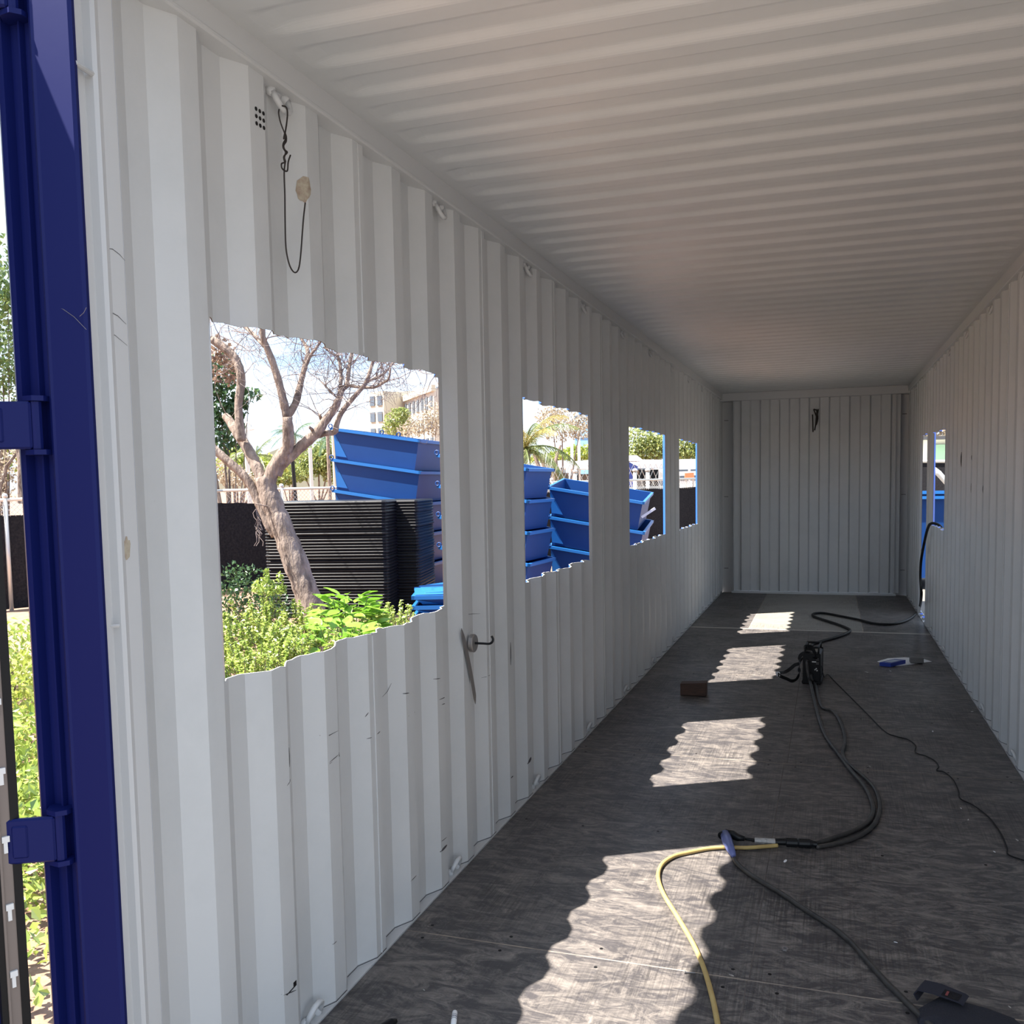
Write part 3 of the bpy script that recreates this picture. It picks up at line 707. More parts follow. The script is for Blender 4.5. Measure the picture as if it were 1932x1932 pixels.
# blue box, paper, metal block
cB = lambda a, b: (1400+a/4.83, 1160+b/4.83)
pp = [fl(*cB(a, b), .0012) for a, b in ((1232, 425), (1330, 398), (1480, 388), (1560, 395), (1650, 402), (1728, 427), (1640, 437), (1545, 452), (1440, 464), (1350, 470))]
o = MB().add([(q.x, q.y, .0008) for q in pp]+[(q.x, q.y, .0022+.0015*(i % 2)) for i, q in enumerate(pp)], [tuple(range(10))[::-1], tuple(range(10, 20))]+[(i, (i+1) % 10, 10+(i+1) % 10, 10+i) for i in range(10)]).build('paper_sheet', PAPER, None, loc=tuple(pp[0]))
tag(o, 'curled white paper sheet under the blue box and metal block', 'paper')
a_, b_, c_ = fl(*cB(1252, 470)), fl(*cB(1355, 480)), fl(*cB(1490, 448))
d_ = a_+(c_-b_); bx = empty('blue_box', tuple(a_), 'flat blue carton with a pale label lying on white paper', 'box')
hz = .034
q = [Vector((v.x, v.y, z)) for z in (.004, hz) for v in (a_, b_, c_, d_)]
setp(MB().add(q, [(0, 1, 2, 3), (4, 7, 6, 5), (0, 4, 5, 1), (1, 5, 6, 2), (2, 6, 7, 3), (3, 7, 4, 0)]).build('carton', BOXBLUE, None), bx)
cc = (a_+c_)/2; q = [cc.lerp(v, .62) for v in (a_, b_, c_, d_)]
setp(MB().add([(v.x, v.y, hz+.001) for v in q], [(0, 1, 2, 3)]).build('box_label', mat('label_grey', (.5, .56, .66), .5), None), bx)
mb = MB().box((0, 0, .026), (.105, .06, .048), bev=.006).build('metal_block', mat('block_grey', (.17, .165, .16), .55, .2, bump=.3, bscale=80), None); mb.location = fl(*cB(1592, 450))+Vector((0, .03, .004)); mb.rotation_euler = (0, 0, .05); tag(mb, 'small grey metal block sitting on the white paper', 'block')
# pouch, lower right
pc = fl(1832, 1928); po = empty('tool_pouch', (pc.x, pc.y, 0), 'flat black fabric pouch with folded flap at the lower right', 'pouch')
rz = Matrix.Rotation(math.radians(-22), 4, 'Z')
def pv(pts): return [(rz @ Vector(p)) for p in pts]
m = MB(); 
poly = [(-.13, -.06), (-.10, .055), (.03, .070), (.10, .062), (.135, .03), (.15, -.06), (.12, -.11), (-.11, -.11)]
vs = [(x, y, .002) for x, y in poly]+[(x*.96, y*.94, .020) for x, y in poly]+[(x*.7, y*.7, .028) for x, y in poly]; n = 8
m.add(pv(vs), [(i, (i+1) % n, n+(i+1) % n, n+i) for i in range(n)]+[(n+i, n+(i+1) % n, 2*n+(i+1) % n, 2*n+i) for i in range(n)]+[tuple(range(2*n, 3*n)), tuple(range(n))[::-1]])
m.build('pouch_body', mat('pouch_black', (.012, .013, .022), .85, bump=.4, bscale=150), po)
fp = [(-.135, .02, .028), (-.15, .03, .016), (-.145, .045, .006), (-.12, .05, .034), (-.05, .045, .040), (-.02, .04, .036)]
m = MB(); vs = []
for x, y, z in [(-.145, .0, .012), (-.155, .0, .028), (-.145, .0, .042), (-.10, .0, .046), (-.03, .0, .044), (-.022, .0, .040)]:
    vs += [(x, .068-.01*(x > -.1), z), (x, -.002, z)]
m.add(pv(vs), [(2*i, 2*i+2, 2*i+3, 2*i+1) for i in range(5)]); fo = m.build('flap', mat('flap_black', (.013, .014, .026), .8), po)
md = fo.modifiers.new('s', 'SOLIDIFY'); md.thickness = .003
MB().add(pv([(-.075, .035, .0500), (-.068, .035, .0500), (-.066, .008, .0500), (-.073, .008, .0500)]), [(0, 1, 2, 3)]).build('red_stitching', mat('red_thread', (.22, .05, .05), .8), fo)
MB().add(pv([(-.095, .045, .0485), (-.035, .042, .0485), (-.035, .0, .0485), (-.095, .004, .0485)]), [(0, 1, 2, 3)]).build('hook_patch', FABRIC, fo)
# marker
mk = fl(856, 1930, .009); mkr = empty('marker_pen', tuple(mk), 'white marker pen lying at the bottom edge near the left wall', 'pen')
dm = (fl(859, 1908, .009)-fl(853, 1960, .009)).normalized(); tip = fl(858.5, 1908, .009)
setp(MB().tube([tip-dm*.13, tip-dm*.045, tip-dm*.005, tip], [.0082, .0082, .0075, .004], 14).build('barrel', PAPER, None, True), mkr)
for i, s in enumerate((.024, .031, .036, .043)):
    q0 = tip-dm*s
    setp(MB().tube([q0, q0-dm*(.003 if i % 2 else .0018)], .0086, 12).build('print_band', mat('print_grey', (.22, .22, .25), .6), None), mkr)
# black grip tip at the lower left
o = MB().tube([fl(690, 1966, .012), fl(722, 1940, .012), fl(738, 1929, .012), fl(748, 1926, .010)], [.014, .014, .012, .006], 12).build('tool_grip', BLACKP, None, True, loc=tuple(fl(738, 1929, 0))); tag(o, 'end of a black tool grip at the bottom edge beside the left wall', 'tool')
# chips and bits
bits = [(1813, 1525, .006, 'upper bright metal chip near the thin wire'), (1827, 1547, .006, 'round bright chip left of the thin wire'), (1919, 1585, .009, 'bright metal sliver at the right edge'), (1876, 1607, .007, 'small bright chip beside the wire, lower one'),
        (1834, 1343, .007, 'pale chip beside the right wall'), (1905, 1900, .005, 'white fleck right of the pouch'), (1690, 1778, .005, 'pale fleck between cable and right wall'), (1380, 1840, .007, 'pale crumb by the near floor seam'), (1641, 1446, .006, 'grey crumb on the seam by the leads'),
        (1482, 1625, .011, 'thin metal shaving below the connector'), (1635, 1268, .016, 'small grey shaving left of the blue box'), (1680, 1266, .014, 'light metal scrap before the blue box'), (1760, 1380, .01, 'thin shaving near the thin wire bend'), (800, 1868, .004, 'tiny white fleck near the left wall')]
for i, (u, v, s, lab) in enumerate(bits):
    p = fl(u, v); a = R.uniform(0, 3); m = MB()
    m.add([(-s*1.3, -s*.2, .0006), (-s*.4, -s*.45, .001), (s*1.1, -s*.1, .0008), (s*1.3, s*.35, .003), (0, s*.4, .004), (-s, s*.3, .002)], [(0, 1, 4, 5), (1, 2, 3, 4)])
    m.add([(-s*1.3, -s*.2, .0001), (-s*.4, -s*.45, .0001), (s*1.1, -s*.1, .0001), (s*1.3, s*.35, .0001), (0, s*.4, .0001), (-s, s*.3, .0001)], [(5, 4, 1, 0), (4, 3, 2, 1)])
    o = m.build('metal_chip', GALV if i % 3 else PAPER, None); o.location = p; o.rotation_euler = (0, 0, a); tag(o, lab, 'chip', 'chips scattered on the floor')
nut = MB().lathe([(.006, 0), (.0115, 0), (.0115, .006), (.006, .006), (.006, 0)], 6).build('hex_nut', GREYST, None); nut.location = fl(1481, 1792, .001); tag(nut, 'small steel nut lying left of the thick black cable', 'nut')
sc_ = empty('screw', tuple(fl(1300, 1834)), 'small dark screw lying by the near seam under the sun patch edge', 'screw')
setp(MB().tube([fl(1292, 1833.5, .004), fl(1312, 1835.5, .004)], [.003, .0022], 8).build('shank', GREYST, None), sc_); setp(MB().tube([fl(1291, 1833.4, .004), fl(1293, 1833.6, .004)], .0055, 8).build('head', GREYST, None), sc_)

# ================================================================== OUTSIDE
GZ = -.20
gm = bpy.data.materials.new('ground'); gm.use_nodes = True; t = gm.node_tree; b = t.nodes['Principled BSDF']; b.inputs['Roughness'].default_value = .95
g = N(t, 'ShaderNodeTexCoord'); s1 = N(t, 'ShaderNodeSeparateXYZ'); t.links.new(g.outputs['Object'], s1.inputs[0])
n1 = N(t, 'ShaderNodeTexNoise', Scale=.5, Detail=8.0, Roughness=.7); t.links.new(g.outputs['Object'], n1.inputs['Vector'])
n2 = N(t, 'ShaderNodeTexNoise', Scale=11.0, Detail=8.0, Roughness=.75); t.links.new(g.outputs['Object'], n2.inputs['Vector'])
ra = N(t, 'ShaderNodeValToRGB'); t.links.new(n2.outputs['Fac'], ra.inputs[0]); ra.color_ramp.elements[0].position = .3; ra.color_ramp.elements[0].color = (.15, .07, .045, 1); ra.color_ramp.elements[1].position = .7; ra.color_ramp.elements[1].color = (.36, .235, .16, 1)
rb2 = N(t, 'ShaderNodeValToRGB'); t.links.new(n1.outputs['Fac'], rb2.inputs[0]); rb2.color_ramp.elements[0].color = (.14, .125, .11, 1); rb2.color_ramp.elements[1].color = (.19, .17, .15, 1)
mr = N(t, 'ShaderNodeMapRange'); t.links.new(s1.outputs['X'], mr.inputs[0]); mr.inputs[1].default_value = -.9; mr.inputs[2].default_value = -.4
mxg = N(t, 'ShaderNodeMixRGB'); t.links.new(mr.outputs[0], mxg.inputs['Fac']); t.links.new(ra.outputs[0], mxg.inputs['Color1']); t.links.new(rb2.outputs[0], mxg.inputs['Color2']); t.links.new(mxg.outputs[0], b.inputs['Base Color'])
m = MB(); m.quad((-700, -60, GZ), (500, -60, GZ), (500, 1500, GZ), (-700, 1500, GZ))
go = m.build('ground', gm, None); tag(go, 'reddish dirt and pale yard ground around the container', 'ground', kind='structure')

def leafcloud(m, c, rad, n, size, rnd, flat=.0, mi=0, shape=1.7):
    c = Vector(c); rx, ry, rz_ = rad
    for _ in range(n):
        while True:
            p = Vector((rnd.uniform(-1, 1), rnd.uniform(-1, 1), rnd.uniform(-1, 1)))
            if p.length <= 1: break
        p = Vector((p.x*rx, p.y*ry, p.z*rz_))+c
        a = Euler((rnd.uniform(-1.3, 1.3)*(1-flat), rnd.uniform(-1.3, 1.3)*(1-flat), rnd.uniform(0, 6.3))).to_matrix()
        s = size*rnd.uniform(.6, 1.3); w = s/shape/2
        vs = [a @ Vector(q)+p for q in ((-s/2, 0, 0), (-s*.1, -w, s*.08), (s/2, 0, -s*.06), (-s*.1, w, s*.08))]
        m.add(vs, [(0, 1, 2), (0, 2, 3)], mi)

# ---- bare leaning tree
TZ = 11.3
tr = empty('bare_tree', tuple(plane(2, GZ, 617, 1215)), 'leaning bare tree with forked trunk just outside the first opening', 'tree')
def limb(L_, r0, r1, name='branch', Z=TZ, dz=0, k=4, seg=10):
    pts = [at(u, v, Z+dz*(i/(len(L_)-1))**1.2) for i, (u, v) in enumerate(L_)]
    P = smooth_curve(pts, k); n = len(P); rr = random.Random(int(L_[0][0]*7))
    rs = [(r0+(r1-r0)*i/(n-1))*rr.uniform(.92, 1.08) for i in range(n)]
    m = MB().tube(P, rs, seg); setp(m.build(name, BARK, None, True), tr); return P
px = TZ/FX
base = plane(2, GZ-.1, 614, 1222)
tp = [(617, 1222), (596, 1175), (577, 1115), (553, 1050), (528, 985), (508, 935), (500, 900)]
limb(tp, 27*px, 17.5*px, 'trunk', k=6, seg=16)
BR = [
 ([(503, 925), (488, 890), (478, 868), (466, 845), (453, 825), (441, 807), (433, 794), (425, 785)], 12, 7.5, .3),
 ([(456, 832), (452, 800), (450, 762), (455, 721), (451, 693), (441, 673), (425, 658), (400, 640)], 8.5, 8, .0),
 ([(503, 925), (512, 895), (526, 868), (541, 848), (544, 825), (542, 787)], 15, 9.5, -.2),
 ([(542, 787), (537, 767), (529, 732), (516, 688), (503, 655), (496, 635), (495, 600)], 9, 4.5, -.2),
 ([(499, 653), (483, 636), (466, 620), (440, 600)], 4.5, 3, .3),
 ([(541, 787), (557, 762), (564, 737), (569, 716), (576, 688), (581, 668), (576, 651), (563, 632)], 8, 2.6, .3),
 ([(571, 705), (580, 683), (587, 669), (597, 656), (606, 643)], 4, 2.2, -.1),
 ([(520, 895), (529, 876), (557, 852), (582, 830), (599, 815), (615, 792), (632, 770), (638, 754)], 13, 6.5, -.2),
 ([(634, 766), (639, 756), (647, 734), (654, 727), (658, 700), (661, 680), (666, 655)], 5.5, 3, .1),
 ([(636, 760), (639, 748), (643, 721), (643, 700), (638, 674), (627, 667), (611, 655)], 4.5, 2, .2),
 ([(590, 824), (610, 818), (631, 815), (635, 801), (644, 779), (660, 758), (675, 741), (691, 721), (700, 694), (706, 676)], 6.5, 2.8, -.2),
 ([(655, 726), (675, 730), (705, 731), (721, 723), (733, 715), (737, 694)], 3.4, 1.6, -.3),
 ([(692, 720), (716, 710), (729, 700), (742, 684)], 3, 1.6, .1),
 ([(392, 838), (432, 872), (466, 905), (486, 943), (505, 985), (520, 1010)], 8, 9, .0),
 ([(578, 833), (590, 815), (584, 806)], 4.5, 2.5, -.2), ([(612, 800), (606, 790), (603, 782)], 4, 2.8, -.1),
 ([(606, 720), (640, 755)], 1.3, 1.8, .0), ([(505, 985), (512, 960), (480, 950)], 2.5, 1.0, -.2)]
ends = []
for L_, a, b_w, dz in BR:
    P = limb(L_, a*px, b_w*px, dz=dz)
    ends.append(P)
tw = MB(); rt = random.Random(3)
def twig(p, d, ln, r, depth):
    pts = [p.copy()]; n = 7; d = d.normalized()
    for i in range(n):
        d = (d+Vector((rt.uniform(-.5, .5), rt.uniform(-.4, .4), rt.uniform(-.5, .5)))*.75).normalized(); p = p+d*(ln/n); pts.append(p.copy())
    tw.tube(pts, [max(.0020, r*(1-.8*i/n)) for i in range(n+1)], 3, cap=False)
    if depth > 0:
        for _ in range(rt.randint(2, 3)):
            i = rt.randint(2, n); q = Vector((rt.uniform(-1, 1), rt.uniform(-.5, .5), rt.uniform(-.8, .8)))
            twig(pts[i], d*.6+q, ln*.6, r*.55, depth-1)
for P in ends:
    n = len(P)
    if P[0].z < 1.4: continue
    for j in range(8):
        i = rt.randint(n//4, n-1)
        if P[i].z < 2.35: continue
        d = Vector((rt.uniform(-1, 1), rt.uniform(-.6, .6), rt.uniform(.1, 1)))
        twig(P[i], d, rt.uniform(.4, .85), .007, 2)
for (u, v) in [(745, 690), (760, 692), (775, 700), (790, 705), (805, 712), (820, 716), (840, 722), (700, 680), (720, 684), (660, 665), (600, 640), (620, 650), (430, 620), (415, 640), (640, 660), (680, 672), (735, 694), (560, 640), (460, 610), (830, 700), (780, 690)]:
    for _ in range(2): twig(at(u, v-6, TZ+rt.uniform(-.4, .4)), Vector((rt.uniform(-.6, 1.0), 0, rt.uniform(-1, .3))), rt.uniform(.3, .6), .0065, 2)
tag(setp(tw.build('twigs', TWIG, None), tr), kind='stuff')
m = MB(); rnd = random.Random(5)
for u, v, du, dvv, n_ in ((424, 690, .16, .24, 260), (415, 660, .10, .16, 120)): leafcloud(m, at(u, v, TZ+.2), (du*1.0, .3, dvv), n_, .07, rnd)
tag(setp(m.build('dry_leaves', LF_BRN, None), tr), kind='stuff')
m = MB()
for u, v in ((486, 975), (483, 960), (488, 990)):
    for _ in range(4): 
        p = at(u, v, TZ-.25); pts = [p]
        for i in range(5): p = p+Vector((rnd.uniform(-.05, .05), 0, -.05)); pts.append(p)
        m.tube(pts, .004, 3)
tag(setp(m.build('hanging_twigs', TWIG, None), tr), kind='stuff')

# ---- foliage helper
def leafy(name, label, cat, clumps, size, mt, group=None, stems=None, stemmat=None, seed=1, base=None, flat=0, shape=1.7):
    rnd = random.Random(seed); b0 = base if base is not None else Vector(clumps[0][0]).copy()
    if base is None: b0.z = GZ
    root = empty(name, tuple(b0), label, cat, group); m = MB()
    for c, rad, n in clumps: leafcloud(m, c, rad, n, size, rnd, flat=flat, shape=shape)
    tag(setp(m.build('foliage', mt, None), root), kind='stuff')
    s = MB()
    if stems:
        for pts, r0, r1 in stems: s.tube(pts, [r0+(r1-r0)*i/(len(pts)-1) for i in range(len(pts))], 6)
    else:
        for c, rad, n in clumps[:6]:
            c = Vector(c); s.tube([b0, b0.lerp(c, .6)+Vector((.02, 0, 0)), c], [min(.09, max(rad)*.05), min(.07, max(rad)*.035), max(rad)*.015], 6)
    setp(s.build('trunk' if cat == 'tree' else 'stem', stemmat or BARK, None), root)
    return root
# dark tree at the left of the first opening and beyond the post
leafy('leafy_tree', 'dark leafy tree behind the bare tree at the left of the first opening', 'tree',
      [(at(425, 750, 17.6), (.41, .5, .53), 480), (at(470, 745, 17.6), (.19, .3, .16), 60), (at(420, 815, 17.6), (.38, .5, .47), 420), (at(410, 700, 17.6), (.35, .5, .35), 260), (at(446, 770, 17.6), (.23, .3, .23), 110), (at(380, 760, 17.6), (.5, .6, 1.0), 500)], .12, LF_DARK, seed=21)
leafy('leafy_tree', 'dark green tree seen left of the blue post', 'tree',
      [(at(-15, 620, 14.6), (.66, .6, 1.1), 1500), (at(5, 700, 14.6), (.42, .5, .6), 700), (at(-60, 520, 14.6), (.8, .7, 1.1), 1200), (at(15, 560, 14.6), (.15, .3, .3), 160)], .09, LF_MID, seed=22)
leafy('dry_shrub', 'pale dry shrub behind the fence left of the blue post', 'shrub',
      [(at(15, 880, 14.6), (.4, .5, .5), 500), (at(-20, 860, 14.6), (.4, .5, .6), 400)], .06, LF_DRY, seed=23,
      stems=[([at(40, 950, 14.3), at(38, 870, 14.3), at(24, 800, 14.3)], .05, .03), ([at(-5, 940, 14.3), at(12, 880, 14.3), at(36, 850, 14.3)], .03, .02)])

# ---- weeds and broad leaved plant
wd_spots = [(600, 1182, 9.9, .4, .30), (690, 1178, 10.0, .3, .34), (745, 1160, 10.6, .25, .22), (500, 1168, 9.9, .5, .35), (560, 1160, 10.3, .4, .25), (455, 1215, 8.6, .52, .34), (505, 1205, 8.8, .50, .32), (548, 1212, 8.6, .55, .30), (470, 1255, 7.9, .5, .34), (525, 1245, 8.0, .5, .30), (590, 1222, 8.4, .42, .26), (440, 1260, 7.6, .45, .25), (700, 1195, 8.8, .3, .14), (755, 1172, 9.2, .22, .10), (440, 1190, 8.9, .45, .22)]
wl = ['weeds hugging the back of the trunk foot', 'weeds behind the tall broad leaved plant', 'weed patch at the foot of the black tray stack', 'shaded weed clump behind the front weeds, left of the trunk', 'weed clump between dark shrub and trunk', 'lime green weed clump against the left jamb of the first opening', 'lime green weed clump left of the trunk foot, second from the jamb', 'feathery lime weed just left of the leaning trunk foot', 'low sunlit weed clump in the lower left corner of the first opening', 'sunlit weed clump over the sill below the trunk',
      'small weed tuft right below the trunk foot', 'low weed at the very lower left corner of the opening', 'feathery weed right of the broad leaved plant', 'thin weed sprig before the black tray stack', 'tall pale weed spike beside the left jamb']
for i, (u, v, Z, hgt, rad) in enumerate(wd_spots):
    c = at(u, v, Z); b0 = Vector((c.x, c.y, GZ)); rnd = random.Random(40+i)
    root = empty('weed', tuple(b0), wl[i], 'weed', 'sunlit weeds under the first opening'); m = MB(); st = MB()
    ns = max(3, int(rad*46))
    for _ in range(ns):
        dx, dy = rnd.uniform(-rad, rad), rnd.uniform(-rad, rad)*.8; top = c.z+rnd.uniform(-.05, .12)+rad*.3
        p0_ = Vector((c.x+dx*.5, c.y+dy*.5, GZ)); p1_ = Vector((c.x+dx, c.y+dy, top)); st.tube([p0_, p0_.lerp(p1_, .5)+Vector((.02, .01, 0)), p1_], [.006, .005, .002], 4)
        nl = int(26*(p1_.z-p0_.z)/.45)
        for j in range(nl):
            q = p0_.lerp(p1_, .25+.75*j/nl); leafcloud(m, q, (.045*(1.15-j/nl), .045, .02), 4, .042, rnd, flat=.45)
    tag(setp(m.build('foliage', LF_WEED, None), root), kind='stuff'); setp(st.build('stem', TWIG, None), root)
leafy('shrub', 'dark shrub with a sunlit top in front of the black fence, left of the trunk', 'shrub',
      [(at(470, 1140, 10.6), (.34, .3, .45), 900), (at(440, 1125, 10.6), (.22, .3, .40), 420), (at(510, 1150, 10.6), (.22, .3, .25), 420)], .05, LF_DARK, seed=31)
leafy('shrub', 'lime topped shrub sprig before the dark fence left of the trunk', 'shrub',
      [(at(498, 1106, 10.2), (.12, .16, .10), 200), (at(503, 1088, 10.2), (.035, .05, .10), 60), (at(528, 1092, 10.2), (.03, .06, .09), 50), (at(518, 1115, 10.2), (.13, .16, .06), 140), (at(532, 1108, 10.2), (.04, .06, .04), 40), (at(510, 1135, 10.2), (.10, .12, .12), 60)], .045, LF_WEED, seed=32)
for (cu, cv, Z, n_, lab, sz, spread, kk) in ((655, 1112, 9.4, 150, 'tall broad leaved green plant at the right of the trunk foot', .15, .36, 1), (640, 1168, 8.6, 70, 'low bright green broad leaved plant at the sill below the trunk', .16, .36, 2)):
    c = at(cu, cv, Z); rnd = random.Random(50+kk); root = empty('broadleaf_plant', (c.x, c.y, GZ), lab, 'plant')
    # one leaf mesh
    lm = MB(); K = 6; vs = []
    for i in range(K+1):
        t_ = i/K; w_ = .30*math.sin(math.pi*min(1, t_*.97+.03)**.8); z_ = -.25*t_*t_
        vs += [(t_, -w_, z_+.06), (t_, 0, z_), (t_, w_, z_+.06)]
    for i in range(K): lm.add([], []); 
    lm.add(vs, [(3*i+a, 3*i+a+1, 3*i+a+4, 3*i+a+3) for i in range(K) for a in (0, 1)])
    leaf0 = lm.build('leaf', LF_BROAD, root, True)
    for i in range(n_):
        o = leaf0 if i == 0 else leaf0.copy()
        if i: C.objects.link(o)
        a = rnd.uniform(0, math.tau); rr_ = spread*math.sqrt(rnd.random()); hz_ = (c.z-GZ)*(.25+.75*math.sqrt(max(0, 1-(rr_/spread)**2))*rnd.uniform(.45, 1))
        o.parent = root; o.location = (rr_*math.cos(a), rr_*math.sin(a), hz_); s_ = sz*rnd.uniform(.7, 1.3)
        o.scale = (s_, s_, s_); o.rotation_euler = (rnd.uniform(-.4, .4), rnd.uniform(-.75, .3), a+rnd.uniform(-.8, .8))
    st = MB()
    for i in range(9):
        a = rnd.uniform(0, 6.28); st.tube([(0.03*math.cos(a), .03*math.sin(a), 0), (spread*.6*math.cos(a), spread*.6*math.sin(a), (c.z-GZ)*.9)], [.008, .004], 5)
    st.build('stem', LF_MID, root)
# strip of weeds and ground cover seen left of the post
for i, (x, y, hgt, n_) in enumerate([(-2.15, 2.05, .5, 2600), (-2.9, 2.75, .6, 2600), (-3.9, 3.8, .7, 2400), (-1.65, 1.35, .32, 700), (-5.2, 5.1, .7, 1800)]):
    leafy('weed', ['green weed bed left of the blue post, lower middle of the gap', 'weed bed left of the post below the lower fabric', 'bushy weeds at the fence foot left of the post', 'low weeds on red dirt at the bottom left', 'farthest weeds against the black fabric left of the post'][i], 'weed',
          [((x, y, GZ+hgt*.45), (.75, .55, hgt*.55), n_)], .055, LF_WEED if i != 2 else LF_YEL, 'weeds left of the blue post', seed=60+i)

# ---- stack of black trays
tA = at(727, 944, 12.3); tB = at(545, 937, 12.45); tX = (tA-tB); tX.z = 0; LT = tX.length; tX.normalize(); tY = Vector((-tX.y, tX.x, 0))
if tY.y < 0: tY = -tY
DT = 1.15; NT = 41; SP = .0405; zt = tA.z
def tray_mesh(lt, dt, top=False):
    m = MB(); r = .012
    prof = [(.0, .0), (.0, .004), (-.010, .008), (-.016, .014), (-.016, .020), (-.010, .026), (0, .030), (.006, .0385), (.010, .0385)]
    rings = []
    for (d, z) in prof:
        ring = []
        for (cx, cy, a0) in ((-lt+.05, .05, 180), (-.05, .05, 270), (-.05, dt-.05, 0), (-lt+.05, dt-.05, 90)):
            for k in range(3):
                a = math.radians(a0+45*k); ring.append((cx+(.05-d)*math.cos(a), cy+(.05-d)*math.sin(a), z))
        rings.append(ring)
    n = 12; vs = [p for q in rings for p in q]
    fs = [(i*n+k, i*n+(k+1) % n, (i+1)*n+(k+1) % n, (i+1)*n+k) for i in range(len(prof)-1) for k in range(n)]
    m.add(vs, fs+[tuple((len(prof)-1)*n+k for k in range(n)), tuple(range(n))[::-1]]); return m
mt = Matrix(((tX.x, tY.x, 0, tA.x), (tX.y, tY.y, 0, tA.y), (0, 0, 1, 0), (0, 0, 0, 1)))
t0 = tray_mesh(LT+.35, DT).build('plastic_tray', TRAYM, None); rnd = random.Random(8)
for i in range(NT):
    o = t0 if i == 0 else t0.copy()
    if i: C.objects.link(o)
    o.matrix_world = Matrix.Translation((rnd.uniform(-.006, .006), rnd.uniform(-.006, .006), zt-.04-i*SP)) @ mt
    tag(o, 'topmost black plastic tray of the tall ribbed stack behind the bare tree' if i == 0 else '%s black tray from the top in the ribbed stack behind the bare tree' % nth(i+1), 'tray', 'black trays in the first stack')
mt2 = Matrix.Translation(tX*(.30)+tY*.55) @ mt
for i in range(NT-1):
    o = t0.copy(); C.objects.link(o); sx = Matrix.Diagonal((.62, .95, 1, 1))
    o.matrix_world = Matrix.Translation((rnd.uniform(-.008, .008), rnd.uniform(-.006, .006), zt-.05-i*SP)) @ mt2 @ sx
    tag(o, 'topmost tray of the shaded black stack between first stack and blue bins' if i == 0 else '%s black tray from the top in the shaded stack before the blue bins' % nth(i+1), 'tray', 'black trays in the rear stack')

# ---- blue bins
def bin_meshes(LB, DB, HB, sl):
    """local: x 0..-LB (front right corner at origin), y 0..DB away, z 0 = rim"""
    tub = MB(); t_ = .006
    def ring(z, ins):
        k = -z/HB; l = sl*k; f = .04*k; r_ = .02*k; bk = .03*k
        return [(-LB+l+ins, f+ins, z), (-r_-ins, f+ins, z), (-r_-ins, DB-bk-ins, z), (-LB+l+ins, DB-bk-ins, z)]
    a, b_, c, d = ring(0, .0), ring(-HB, .0), ring(-HB+.01, t_), ring(0, t_)
    vs = a+b_+c+d; fs = []
    for i in range(4):
        j = (i+1) % 4; fs += [(i, 4+i, 4+j, j), (8+i, 12+i, 12+j, 8+j), (12+i, i, j, 12+j)]
    fs += [(4, 5, 6, 7), (11, 10, 9, 8)]; tub.add(vs, fs)
    rim = MB(); w = .035
    for (p, q) in (((-LB-w, -w*.5), (w, -w*.5)), ((w*.5, -w), (w*.5, DB+w)), ((w, DB+w*.5), (-LB-w, DB+w*.5)), ((-LB-w*.5, DB+w), (-LB-w*.5, -w))):
        rim.beam((p[0], p[1], -.022), (q[0], q[1], -.022), w, .045)
    lit_tri = MB(); lit_tri.add([(-LB+.01, .0, -.045), (-LB+sl*.9+.20, .028, -.9*HB), (-LB+sl*.9+.01, .028, -.9*HB)], [(0, 1, 2)])  # lighter triangle: sunlit patch of the bin front put in as colour
    lug = MB()
    def ringat(cx, cy, cz, rr=.032): lug.tube([(cx+rr*math.cos(a), cy, cz+rr*math.sin(a)) for a in [math.tau*i/12 for i in range(12)]], .010, 6, closed=True)
    return tub, rim, lit_tri, ringat, lug
def bin_stack(PL, PR, depth, n, SPB, HB, names, group, lugs=(), ytilt=0, rings=True):
    X = (PR-PL); LB = X.length; X.normalize(); Zt = Vector((0, 0, 1)); Y = Zt.cross(X).normalized()
    if Y.dot(_f) < 0: Y = -Y
    Y = (Y+Vector((0, 0, ytilt))).normalized()
    Zu = X.cross(Y).normalized()
    if Zu.z < 0: Zu = -Zu
    tub, rim, lit_tri, ringat, lug = bin_meshes(LB, depth, HB, .09)
    if rings: ringat(-LB-.03, -.03, .02)
    for q in lugs: ringat(*q)
    proto = empty('steel_bin', (0, 0, 0)); tub.build('tub', BINBLUE, proto); rim.build('rim', BINEDGE, proto); lit_tri.build('lit_triangle', BINEDGE, proto)
    if rings: lug.build('lug', BINBLUE, proto)
    for i in range(n):
        if i == 0: o = proto
        else:
            o = proto.copy(); C.objects.link(o)
            for ch in proto.children: c = ch.copy(); C.objects.link(c); c.parent = o
        O = PR-Vector((0, 0, SPB*i))
        o.matrix_world = Matrix(((X.x, Y.x, Zu.x, O.x), (X.y, Y.y, Zu.y, O.y), (X.z, Y.z, Zu.z, O.z), (0, 0, 0, 1)))
        tag(o, names % (ORD[i] if i else 'topmost') if '%s' in names else names, 'bin', group)
ZA = 14.6
bin_stack(at(628, 807, ZA+.35), at(790, 829, ZA), 1.35, 5, .49, .485, 'blue steel bin, %s from the top in the tall stack right of the bare tree', 'bins in the tall stack by the tree', lugs=((-1.0, .9, .03), (-.62, .7, .03)))
ZB = 13.6
bin_stack(at(829, 857, ZB+.5), at(994, 883, ZB), 1.10, 4, .46, .455, 'blue steel bin, %s from the top in the stack seen across two openings', 'bins in the stack between openings')
ZC = 15.2
bin_stack(at(1037, 918, ZC+.35), at(1213, 946, ZC), 1.30, 3, .487, .48, 'blue steel bin, %s from the top in the low open stack seen in second opening', 'bins in the low stack', lugs=(), ytilt=.10)
